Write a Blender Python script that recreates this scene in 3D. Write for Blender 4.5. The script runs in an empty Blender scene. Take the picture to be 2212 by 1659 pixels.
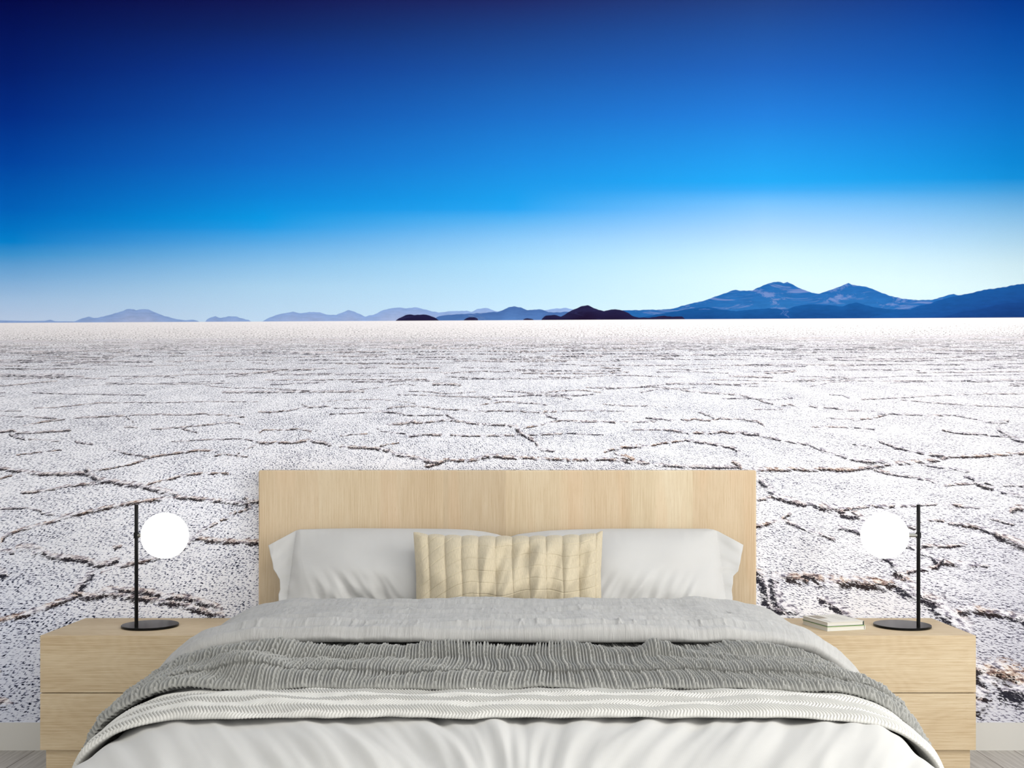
import bpy, bmesh, math
import numpy as np
from mathutils import Vector

C = bpy.context.scene.collection
scene = bpy.context.scene

# ------------------------------------------------------------------ camera
D, HC, F, CX, CY = 4.03, 1.12, 2300.0, 1106.0, 980.0     # distance to the wall, eye height, focal length and vanishing point
cam = bpy.data.cameras.new('camera')
cam.sensor_width = 36.0
cam.lens = F / 2212 * 36.0
cam.shift_y = (CY - 829.5) / 2212
cam_o = bpy.data.objects.new('camera', cam)
cam_o.location = (0, -D, HC)
cam_o.rotation_euler = (math.pi / 2, 0, 0)
C.objects.link(cam_o)
scene.camera = cam_o

# ------------------------------------------------------------------ world, lights, exposure
w = bpy.data.worlds.new('world')
scene.world = w
w.use_nodes = True
w.node_tree.nodes['Background'].inputs[0].default_value = (0.95, 0.97, 1.0, 1)
w.node_tree.nodes['Background'].inputs[1].default_value = 1.0
def area(name, loc, rot, sx, sy, power, col):
    l = bpy.data.lights.new(name, 'AREA')
    l.shape = 'RECTANGLE'; l.size = sx; l.size_y = sy; l.energy = power; l.color = col
    o = bpy.data.objects.new(name, l); o.location = loc; o.rotation_euler = rot
    C.objects.link(o)
    return o
area('window_daylight', (2.93, -2.35, 1.62), (0, math.radians(90), 0), 2.0, 2.3, 93, (1.0, 0.985, 0.96))
area('added_ceiling_fill', (1.1, -2.75, 2.96), (0, 0, 0), 2.2, 1.5, 36, (1.0, 0.985, 0.965))  # invented overhead panel, added to bring out the bedding relief
area('added_rear_fill', (0.3, -6.62, 1.75), (math.radians(90), 0, 0), 4.6, 2.2, 58, (0.99, 0.995, 1.0))  # added fill behind the camera, evens the light on the mural
vs = scene.view_settings
vs.view_transform = 'Standard'; vs.look = 'None'; vs.gamma = 1.0; vs.use_curve_mapping = False
vs.exposure = 0.0

# ------------------------------------------------------------------ helpers
def lin(c):
    return tuple(((v / 255) / 12.92 if v / 255 <= 0.04045 else ((v / 255 + 0.055) / 1.055) ** 2.4) for v in c)
def lin4(c): return lin(c) + (1.0,)

def tag(o, label=None, cat=None, group=None, kind=None):
    if label: o['label'] = label
    if cat: o['category'] = cat
    if group: o['group'] = group
    if kind: o['kind'] = kind
    return o

def empty(name, loc):
    o = bpy.data.objects.new(name, None); o.location = loc; o.empty_display_size = 0.1
    C.objects.link(o)
    return o

def link(name, me, mat=None, parent=None, loc=(0, 0, 0)):
    o = bpy.data.objects.new(name, me); o.location = loc
    C.objects.link(o)
    if mat: me.materials.append(mat)
    if parent: o.parent = parent
    return o

def from_bm(name, bm, mat, parent=None, loc=(0, 0, 0), smooth=False, rot=None):
    me = bpy.data.meshes.new(name)
    bmesh.ops.recalc_face_normals(bm, faces=bm.faces)
    if smooth:
        for f in bm.faces: f.smooth = True
    bm.to_mesh(me); bm.free()
    o = link(name, me, mat, parent, loc)
    if rot: o.rotation_euler = rot
    return o

def add_box(bm, x0, x1, y0, y1, z0, z1, bevel=0.0, seg=2):
    r = bmesh.ops.create_cube(bm, size=1)
    vs_ = r['verts']
    for v in vs_:
        v.co = Vector(((x0 + x1) / 2 + v.co.x * (x1 - x0), (y0 + y1) / 2 + v.co.y * (y1 - y0), (z0 + z1) / 2 + v.co.z * (z1 - z0)))
    if bevel > 0:
        es = list({e for v in vs_ for e in v.link_edges})
        bmesh.ops.bevel(bm, geom=es, offset=bevel, segments=seg, affect='EDGES', profile=0.5)

def box(name, x0, x1, y0, y1, z0, z1, mat, parent=None, bevel=0.0, seg=2):
    bm = bmesh.new(); add_box(bm, x0, x1, y0, y1, z0, z1, bevel, seg)
    return from_bm(name, bm, mat, parent, smooth=False)

def grid_mesh(name, P, mat, parent=None, uv=None, smooth=True, closed_u=False):
    """P: (nv, nu, 3) array of points -> one quad sheet"""
    nv, nu = P.shape[:2]
    me = bpy.data.meshes.new(name)
    me.vertices.add(nv * nu)
    me.vertices.foreach_set('co', P.reshape(-1).astype(np.float32))
    i = np.arange(nv * nu).reshape(nv, nu)
    q = np.stack([i[:-1, :-1], i[:-1, 1:], i[1:, 1:], i[1:, :-1]], -1).reshape(-1)
    if closed_u:
        q2 = np.stack([i[:-1, -1], i[:-1, 0], i[1:, 0], i[1:, -1]], -1).reshape(-1)
        q = np.concatenate([q, q2])
    nf = len(q) // 4
    me.loops.add(nf * 4); me.loops.foreach_set('vertex_index', q.astype(np.int32))
    me.polygons.add(nf)
    me.polygons.foreach_set('loop_start', (np.arange(nf) * 4).astype(np.int32))
    me.polygons.foreach_set('loop_total', np.full(nf, 4, np.int32))
    if smooth: me.polygons.foreach_set('use_smooth', np.ones(nf, bool))
    me.update(calc_edges=True)
    if uv is not None:
        l = me.uv_layers.new(name='uv')
        l.data.foreach_set('uv', uv.reshape(-1, 2)[q].reshape(-1).astype(np.float32))
    me.validate()
    return link(name, me, mat, parent)

# gradient noise in numpy
def _h(ix, iy, seed):
    n = (ix.astype(np.int64) * 374761393 + iy.astype(np.int64) * 668265263 + seed * 1274126177) & 0xFFFFFFFF
    n = ((n ^ (n >> 13)) * 1274126177) & 0xFFFFFFFF
    n = ((n ^ (n >> 16)) * 2246822519) & 0xFFFFFFFF
    return ((n ^ (n >> 15)) & 0xFFFF) / 65535.0 * 2 * math.pi
def pn(x, y, seed=0):
    x = np.asarray(x, float); y = np.asarray(y, float); x, y = np.broadcast_arrays(x, y)
    ix = np.floor(x).astype(np.int64); iy = np.floor(y).astype(np.int64); fx = x - ix; fy = y - iy
    def g(dx, dy):
        a = _h(ix + dx, iy + dy, seed)
        return np.cos(a) * (fx - dx) + np.sin(a) * (fy - dy)
    u = fx * fx * fx * (fx * (fx * 6 - 15) + 10); v = fy * fy * fy * (fy * (fy * 6 - 15) + 10)
    a = g(0, 0) * (1 - u) + g(1, 0) * u; b = g(0, 1) * (1 - u) + g(1, 1) * u
    return (a * (1 - v) + b * v) * 1.5
def sst(a, b, x):
    t = np.clip((x - a) / (b - a), 0, 1); return t * t * (3 - 2 * t)

# node graph helper
class NG:
    def __init__(s, name):
        s.mat = bpy.data.materials.new(name); s.mat.use_nodes = True
        s.t = s.mat.node_tree; s.t.nodes.clear()
        s.out = s.t.nodes.new('ShaderNodeOutputMaterial')
    def n(s, kind, **kw):
        nd = s.t.nodes.new(kind)
        for k, v in kw.items(): setattr(nd, k, v)
        return nd
    def put(s, sock, v):
        if v is None: return
        if isinstance(v, bpy.types.NodeSocket): s.t.links.new(v, sock)
        else:
            if hasattr(sock.default_value, '__len__') and not hasattr(v, '__len__'): v = (v,) * len(sock.default_value)
            if hasattr(v, '__len__') and len(sock.default_value) == 4 and len(v) == 3: v = tuple(v) + (1,)
            sock.default_value = v
    def m(s, op, a, b=None, c=None, clamp=False):
        nd = s.n('ShaderNodeMath', operation=op, use_clamp=clamp)
        s.put(nd.inputs[0], a)
        if b is not None: s.put(nd.inputs[1], b)
        if c is not None: s.put(nd.inputs[2], c)
        return nd.outputs[0]
    def step(s, a, b, x, smooth=True):
        nd = s.n('ShaderNodeMapRange', interpolation_type='SMOOTHSTEP' if smooth else 'LINEAR')
        s.put(nd.inputs[0], x); s.put(nd.inputs[1], a); s.put(nd.inputs[2], b)
        return nd.outputs[0]
    def comb(s, x, y, z=0.0):
        nd = s.n('ShaderNodeCombineXYZ'); s.put(nd.inputs[0], x); s.put(nd.inputs[1], y); s.put(nd.inputs[2], z)
        return nd.outputs[0]
    def sep(s, v):
        nd = s.n('ShaderNodeSeparateXYZ'); s.put(nd.inputs[0], v); return nd.outputs
    def noise(s, vec, scale=1.0, detail=2.0, rough=0.5, dist=0.0, dim='2D'):
        nd = s.n('ShaderNodeTexNoise', noise_dimensions=dim)
        s.put(nd.inputs['Vector'], vec); nd.inputs['Scale'].default_value = scale
        nd.inputs['Detail'].default_value = detail; nd.inputs['Roughness'].default_value = rough
        nd.inputs['Distortion'].default_value = dist
        return nd.outputs[0]
    def mix(s, f, a, b, mode='MIX'):
        nd = s.n('ShaderNodeMix', data_type='RGBA', blend_type=mode)
        s.put(nd.inputs[0], f); s.put(nd.inputs[6], a); s.put(nd.inputs[7], b)
        return nd.outputs[2]
    def mix_f(s, f, a, b):
        nd = s.n('ShaderNodeMix', data_type='FLOAT'); s.put(nd.inputs[0], f); s.put(nd.inputs[2], a); s.put(nd.inputs[3], b)
        return nd.outputs[0]
    def ramp(s, f, stops, interp='LINEAR'):
        nd = s.n('ShaderNodeValToRGB'); cr = nd.color_ramp; cr.interpolation = interp
        while len(cr.elements) < len(stops): cr.elements.new(0.5)
        for e, (p, c) in zip(cr.elements, stops): e.position = p; e.color = lin4(c)
        s.put(nd.inputs[0], f)
        return nd.outputs[0]
    def vmul(s, v, k):
        nd = s.n('ShaderNodeVectorMath', operation='MULTIPLY'); s.put(nd.inputs[0], v); s.put(nd.inputs[1], k)
        return nd.outputs[0]
    def attr(s, name):
        nd = s.n('ShaderNodeAttribute', attribute_name=name); return nd.outputs['Fac']
    def obj(s): return s.n('ShaderNodeTexCoord').outputs['Object']
    def uv(s): return s.n('ShaderNodeTexCoord').outputs['UV']
    def bump(s, h, strength=0.3, dist=0.002):
        nd = s.n('ShaderNodeBump'); s.put(nd.inputs['Height'], h)
        nd.inputs['Strength'].default_value = strength; nd.inputs['Distance'].default_value = dist
        return nd.outputs[0]
    def bsdf(s, col, rough=0.8, spec=0.3, normal=None, metal=0.0, sheen=0.0, emis=None, es=0.0, coat=0.0):
        nd = s.n('ShaderNodeBsdfPrincipled')
        s.put(nd.inputs['Base Color'], col); s.put(nd.inputs['Roughness'], rough)
        nd.inputs['Specular IOR Level'].default_value = spec; nd.inputs['Metallic'].default_value = metal
        nd.inputs['Sheen Weight'].default_value = sheen; nd.inputs['Coat Weight'].default_value = coat
        if emis is not None:
            s.put(nd.inputs['Emission Color'], emis); nd.inputs['Emission Strength'].default_value = es
        if normal is not None: s.put(nd.inputs['Normal'], normal)
        s.t.links.new(nd.outputs[0], s.out.inputs[0])
        return s.mat

# ------------------------------------------------------------------ the printed mural (material)
HOR = lambda px: 697.5 - 0.0052 * px        # the print's horizon, in print units (1 unit = 1/570.72 m)
KW = F / D
def mural_material():
    g = NG('mural_print')
    x, y, z = g.sep(g.obj())
    px = g.m('MULTIPLY_ADD', x, KW, CX)
    py = g.m('MULTIPLY_ADD', z, -KW, CY + KW * HC)
    # --- sky: five vertical ramps blended across the wall
    H = 720.0
    f = g.m('DIVIDE', py, H, clamp=True)
    cols = [
     (30,  [(0,(6,13,70)),(60,(6,21,86)),(150,(6,31,106)),(250,(5,47,136)),(350,(4,70,163)),(450,(4,98,186)),(500,(4,118,198)),(523,(8,128,203)),(550,(60,145,206)),(600,(120,170,215)),(650,(160,190,222)),(690,(180,198,224))]),
     (570, [(0,(20,27,86)),(60,(19,41,106)),(150,(18,60,146)),(250,(20,84,175)),(350,(20,108,200)),(420,(16,130,215)),(472,(14,150,226)),(492,(34,154,228)),(520,(82,166,228)),(570,(135,190,232)),(620,(168,207,236)),(690,(188,214,238))]),
     (1110,[(0,(33,45,106)),(60,(30,64,134)),(150,(30,86,168)),(250,(30,112,202)),(350,(30,138,225)),(430,(30,158,236)),(452,(40,163,240)),(480,(95,180,242)),(520,(140,200,246)),(570,(170,218,248)),(650,(192,227,250)),(690,(205,232,250))]),
     (1650,[(0,(36,68,136)),(60,(34,82,160)),(150,(34,100,190)),(250,(36,128,222)),(330,(36,152,236)),(392,(36,167,243)),(410,(62,170,244)),(440,(118,190,249)),(500,(170,212,253)),(550,(200,234,254)),(600,(216,243,252)),(690,(220,244,252))]),
     (2180,[(0,(8,60,146)),(60,(10,74,163)),(150,(14,92,182)),(250,(16,115,205)),(350,(14,135,215)),(385,(20,143,219)),(410,(65,158,222)),(460,(125,185,230)),(520,(170,210,236)),(570,(200,228,240)),(620,(215,238,245)),(690,(215,238,245))])]
    GAIN = [1.10, 1.05, 0.985, 0.935, 0.925]; GTOP = [.12, .06, .06, .07, .09]  # uneven gains put into the sky colour to offset the room light's fall-off
    dn = g.noise(g.comb(px, py), 0.9, 1.0)
    sky = None
    for i, (cx, st) in enumerate(cols):
        r = g.ramp(f, [(p / H, tuple(min(255, v * GAIN[i] * (1 + GTOP[i] * max(0, 1 - p / 260))) for v in c)) for p, c in st])
        if sky is None: sky = r
        else:
            p0 = cols[i - 1][0]
            sky = g.mix(g.step(p0, cx, px, smooth=False), sky, r)
    sky = g.mix(1.0, sky, g.ramp(dn, [(0.2, (243, 243, 243)), (0.8, (255, 255, 255))]), 'MULTIPLY')
    col = sky
    # --- mountain layers, silhouettes stored along the print as attributes
    sx = g.noise(g.comb(g.m('MULTIPLY', px, 0.035), g.m('MULTIPLY', py, 0.16)), 1.0, 5.0, 0.65)
    slope = g.noise(g.comb(g.m('MULTIPLY', px, 0.012), g.m('MULTIPLY', py, 0.06)), 1.0, 6.0, 0.7, 0.6)
    def layer(name, top, bot, bright=None, bf=(0.6, 0.72), hgt=80.0):
        nonlocal col
        h = g.attr(name)
        mask = g.step(-0.7, 0.7, g.m('SUBTRACT', py, h), smooth=False)
        gy = g.m('DIVIDE', g.m('SUBTRACT', py, h), hgt, clamp=True)
        c = g.ramp(gy, [(0, top), (1, bot)])
        c = g.mix(1.0, c, g.ramp(sx, [(0.3, (236, 236, 238)), (0.7, (255, 255, 255))]), 'MULTIPLY')
        if bright: c = g.mix(g.m('MULTIPLY', g.step(bf[0], bf[1], slope), 0.55), c, lin4(bright))
        col = g.mix(mask, col, c)
    layer('ridge_far', (142, 172, 222), (168, 184, 222), hgt=26)
    layer('ridge_mid', (72, 108, 168), (86, 126, 186), (120, 140, 180), hgt=26)
    layer('ridge_big', (36, 98, 166), (44, 108, 172), (128, 144, 192), (0.50, 0.64), hgt=60)
    layer('ridge_foot', (26, 84, 148), (24, 72, 134), (90, 120, 178), (0.66, 0.74), hgt=22)
    layer('ridge_right', (26, 82, 148), (26, 66, 132), hgt=60)
    layer('ridge_right_near', (24, 66, 130), (22, 54, 112), hgt=36)
    layer('ridge_black', (36, 34, 70), (30, 20, 48), (52, 54, 98), (0.6, 0.7), hgt=26)
    # --- salt flat
    hor = g.m('MULTIPLY_ADD', px, -0.0052, 697.5)
    t = g.m('MAXIMUM', g.m('SUBTRACT', py, hor), 0.5)
    ts = g.m('ADD', t, 26.0)
    gx = g.m('DIVIDE', g.m('SUBTRACT', px, CX), ts)
    lt = g.m('LOGARITHM', ts, math.e)
    u1 = g.m('MULTIPLY', gx, 104.0); v1 = g.m('MULTIPLY', lt, 185.0)
    n1 = g.noise(g.comb(u1, v1), 1.0, 2.5, 0.55)
    n1b = g.noise(g.comb(g.m('ADD', u1, 0.28), g.m('SUBTRACT', v1, 0.5)), 1.0, 2.5, 0.55)
    n2 = g.noise(g.comb(g.m('MULTIPLY', gx, 30.0), g.m('MULTIPLY', lt, 46.0)), 1.0, 3.0, 0.6)
    n3 = g.noise(g.comb(g.m('MULTIPLY', gx, 3.0), g.m('MULTIPLY', lt, 9.0)), 1.0, 2.0, 0.5)
    n4 = g.noise(g.comb(g.m('MULTIPLY', gx, 130.0), g.m('MULTIPLY', lt, 190.0)), 1.0, 2.0, 0.6)
    e = g.m('SUBTRACT', n1, n1b)                     # relief read from the light side
    # speckle strength: denser and bluer on the left, softer relief on the right
    left = g.step(1300, 0, px)
    right = g.step(1450, 1900, px)
    sig = g.m('ADD', g.m('MULTIPLY', g.m('SUBTRACT', n1, 0.5), 0.95), g.m('MULTIPLY', e, 0.55))
    sig = g.m('ADD', sig, g.m('MULTIPLY', g.m('SUBTRACT', n2, 0.5), 0.50))
    sig = g.m('ADD', sig, g.m('MULTIPLY', g.m('SUBTRACT', n3, 0.5), 0.25))
    sig = g.m('ADD', sig, g.m('MULTIPLY', g.m('SUBTRACT', n4, 0.5), 0.40))
    sig = g.m('ADD', sig, g.m('MULTIPLY', g.m('MULTIPLY', g.step(20, 90, t), g.step(420, 200, t)), 0.012))
    sig = g.m('MULTIPLY', sig, 1.12)
    cl = g.ramp(g.m('ADD', sig, 0.5), [(0, (250, 250, 254)), (0.54, (240, 240, 247)), (0.64, (206, 208, 222)), (0.71, (158, 161, 178)), (0.79, (76, 79, 98)), (0.92, (24, 26, 42)), (1, (14, 14, 28))])
    cr = g.ramp(g.m('ADD', sig, 0.5), [(0, (255, 255, 255)), (0.50, (248, 247, 250)), (0.62, (220, 219, 227)), (0.73, (158, 156, 168)), (0.86, (78, 76, 90)), (1, (44, 42, 56))])
    salt = g.mix(right, cl, g.mix(1.0, cr, lin4((246, 246, 248)), 'MULTIPLY'))  # right side toned down in colour against the stronger window light
    vg = g.m('MULTIPLY', g.step(1780, 2260, px), g.step(880, 1450, py))  # vignette darkening put into the print colour at the lower right
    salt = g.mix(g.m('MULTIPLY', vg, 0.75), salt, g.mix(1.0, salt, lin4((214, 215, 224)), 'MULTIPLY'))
    vl = g.m('MULTIPLY', g.step(420, -60, px), g.step(1050, 1500, py))  # lower left darkened: room shade put into the print colour
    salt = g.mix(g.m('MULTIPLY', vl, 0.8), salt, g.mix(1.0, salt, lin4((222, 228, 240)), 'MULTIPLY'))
    # towards the horizon the marks merge into fine level dashes
    n5 = g.noise(g.comb(g.m('MULTIPLY', px, 0.22), g.m('MULTIPLY', py, 0.78)), 1.0, 4.0, 0.75)
    far = g.step(150, 40, t)
    fm = g.m('MULTIPLY', g.m('MULTIPLY', g.step(0.47, 0.66, n5), far), g.step(-6, 40, t))
    n6 = g.noise(g.comb(g.m('MULTIPLY', px, 0.02), g.m('MULTIPLY', py, 0.11)), 1.0, 2.0, 0.6)
    salt = g.mix(g.step(70, 20, t), salt, lin4((240, 236, 238)))
    salt = g.mix(g.m('MULTIPLY', fm, g.m('MULTIPLY_ADD', n6, 1.0, 0.30)), salt, lin4((92, 84, 88)))
    # crack ridges (traced lines: distance and side are attributes)
    d = g.attr('crack_distance'); side = g.attr('crack_side'); brown = g.attr('crack_tint')
    w1 = g.noise(g.comb(g.m('MULTIPLY', gx, 42.0), g.m('MULTIPLY', lt, 84.0)), 1.0, 4.0, 0.68)
    w2 = g.noise(g.comb(g.m('ADD', g.m('MULTIPLY', gx, 16.0), 40.0), g.m('MULTIPLY', lt, 26.0)), 1.0, 4.0, 0.65)
    ss = g.m('MULTIPLY', d, g.m('MULTIPLY_ADD', side, 2.0, -1.0))                # negative above, positive below
    ssn = g.m('ADD', ss, g.m('MULTIPLY', g.m('SUBTRACT', w1, 0.5), 1.7))
    ssn = g.m('ADD', ssn, g.m('MULTIPLY', g.m('SUBTRACT', n4, 0.5), 1.6))
    dn_ = g.m('ADD', d, g.m('MULTIPLY', g.m('SUBTRACT', w1, 0.5), 2.2))
    within = g.m('MULTIPLY', g.step(1.25, 0.9, dn_), g.step(0.45, -0.1, ss))
    crest_c = g.ramp(w1, [(0.36, (84, 62, 56)), (0.44, (158, 126, 110)), (0.52, (224, 204, 190)), (0.60, (250, 246, 244))])
    crest_w = g.ramp(w1, [(0.34, (84, 80, 96)), (0.43, (178, 174, 188)), (0.52, (246, 244, 250))])
    crest = g.mix(g.m('MULTIPLY', brown, g.step(0.38, 0.62, w2)), crest_w, crest_c)
    salt = g.mix(g.m('MULTIPLY', within, 0.95), salt, crest)
    dk = g.m('MULTIPLY', g.step(-0.3, 0.0, ssn), g.step(0.95, 0.65, ssn))
    dk = g.m('MULTIPLY', dk, g.step(1.5, 1.0, d))
    dk = g.m('MULTIPLY', dk, g.step(0.40, 0.50, w2))
    n7 = g.noise(g.comb(g.m('MULTIPLY', px, 0.09), g.m('MULTIPLY', py, 0.3)), 1.0, 3.0, 0.7)
    brk = g.m('MULTIPLY', g.m('MULTIPLY', g.step(0.36, 0.50, n7), 0.97), g.step(26, 75, t))
    dkc = g.mix(brown, lin4((26, 26, 40)), lin4((34, 22, 22)))
    salt = g.mix(g.m('MULTIPLY', dk, g.mix_f(g.step(260, 90, t), 0.97, brk)), salt, dkc)
    col = g.mix(g.step(-0.8, 0.8, g.m('SUBTRACT', py, hor), smooth=False), col, salt)
    nd = g.n('ShaderNodeBsdfDiffuse')
    g.put(nd.inputs[0], col); g.t.links.new(nd.outputs[0], g.out.inputs[0])
    return g.mat

SIL = {
 'ridge_far': [(0,692),(60,693.5),(97,693),(109,690.5),(119,694),(161,694.5),(176,688),(191,684),(204,687),(222,684),(241,679),(258,674),(274,668),(281,667),(288,668),(294,670),(307,668),(321,668),(326,671),(335,675),(348,680),(361,684),(380,689),(401,692),(409,691),(416,690.5),(427,693),(432,696),(443,696),(447,690),(452,687),(465,683),(471,685),(478,687),(487,685),(495,683),(512,684),(529,690),(537,691),(543,695),(566,695),(576,689),(585,685),(598,680),(612,677),(624,675),(634,673),(643,676),(652,677),(660,675),(669,674),(692,675),(700,678),(709,680),(726,680),(740,675),(752,670),(760,671),(767,674),(780,680),(790,684),(800,681),(807,680),(817,675),(827,670),(845,666),(862,664),(874,666),(888,665),(902,664),(912,667),(924,670),(935,673),(947,675),(960,674),(974,672),(990,672),(1008,671),(1018,674),(1024,671),(1031,668),(1040,666),(1051,665),(1060,668),(1068,672),(1100,674),(1165,674),(1178,670),(1195,667),(1212,666),(1225,665),(1238,669),(1260,673),(1320,674),(1352,672),(1400,700),(2212,700)],
 'ridge_mid': [(0,710),(930,710),(938,690),(947,683),(960,681),(974,680),(1000,678),(1024,677),(1045,676),(1061,674),(1075,674),(1088,669),(1098,664),(1105,662.5),(1111,662),(1125,664),(1132,667),(1138,670),(1153,669),(1168,668),(1176,671),(1185,674),(1198,675),(1213,674),(1228,673),(1242,675),(1300,674),(1352,671),(1400,700),(1410,710),(2212,710)],
 'ridge_big': [(0,710),(1330,710),(1335,671),(1352,670),(1376,670),(1400,669),(1426,669),(1453,667),(1476,660),(1500,654),(1523,649),(1538,643),(1553,638),(1570,632),(1583,627),(1589,626),(1600,628),(1612,628),(1626,627),(1636,622),(1645,618),(1658,613),(1669,610),(1680,608),(1687,609.5),(1693,612),(1697,610.5),(1701,609),(1708,612),(1718,618),(1731,624),(1745,629),(1753,632),(1761,634),(1771,634),(1780,631),(1791,627),(1801,624),(1811,620),(1822,616),(1828,613),(1832,611),(1839,614),(1847,616),(1860,618),(1874,620),(1884,624),(1894,628),(1906,633),(1920,638),(1935,642),(1950,645),(1966,647),(1983,648),(2000,648),(2016,647),(2030,643),(2043,639),(2053,636),(2061,635),(2071,638),(2110,650),(2212,660)],
 'ridge_foot': [(0,710),(1350,710),(1370,688),(1410,681),(1450,674),(1476,669),(1500,665),(1530,663),(1556,668),(1590,672),(1630,668),(1660,666),(1700,668),(1720,661),(1750,657),(1790,659),(1820,662),(1835,656),(1850,653),(1866,658),(1890,664),(1920,668),(1960,668),(2000,664),(2212,664)],
 'ridge_right': [(0,710),(1870,710),(1880,685),(1894,682),(1915,678),(1943,672),(1968,668),(1985,660),(1993,659),(2008,656),(2026,649),(2048,643),(2072,638),(2098,633),(2125,626),(2150,623),(2175,619),(2188,616),(2198,614),(2212,613.5),(2300,612)],
 'ridge_right_near': [(0,710),(2010,710),(2025,687),(2043,684),(2060,679),(2076,674),(2100,670),(2125,666),(2150,659),(2175,655),(2200,654),(2300,656)],
 'ridge_black': [(0,710),(853,710),(855,692),(861,688),(867,685),(876,681),(884,679),(893,680),(901,680),(921,679.5),(929,682),(937,685),(944,689),(949,693),(951,710),(1000,710),(1002,691),(1008,687),(1016,685),(1024,685),(1030,687),(1034,691),(1035,710),(1128,710),(1130,690),(1135,688),(1145,688),(1152,690),(1153,710),(1168,710),(1170,690),(1174,685),(1178,682),(1188,681),(1198,680),(1205,682),(1212,684),(1222,678),(1232,672),(1243,667),(1255,662),(1263,660),(1270,659),(1276,662),(1282,665),(1293,669),(1305,672),(1314,670),(1325,668),(1334,668.5),(1342,670),(1351,673),(1359,677),(1366,682),(1372,685),(1388,686),(1406,686),(1418,684),(1429,682),(1441,683),(1453,684),(1465,683.5),(1474,684),(1479,688),(1481,710),(2212,710)],
}
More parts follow.
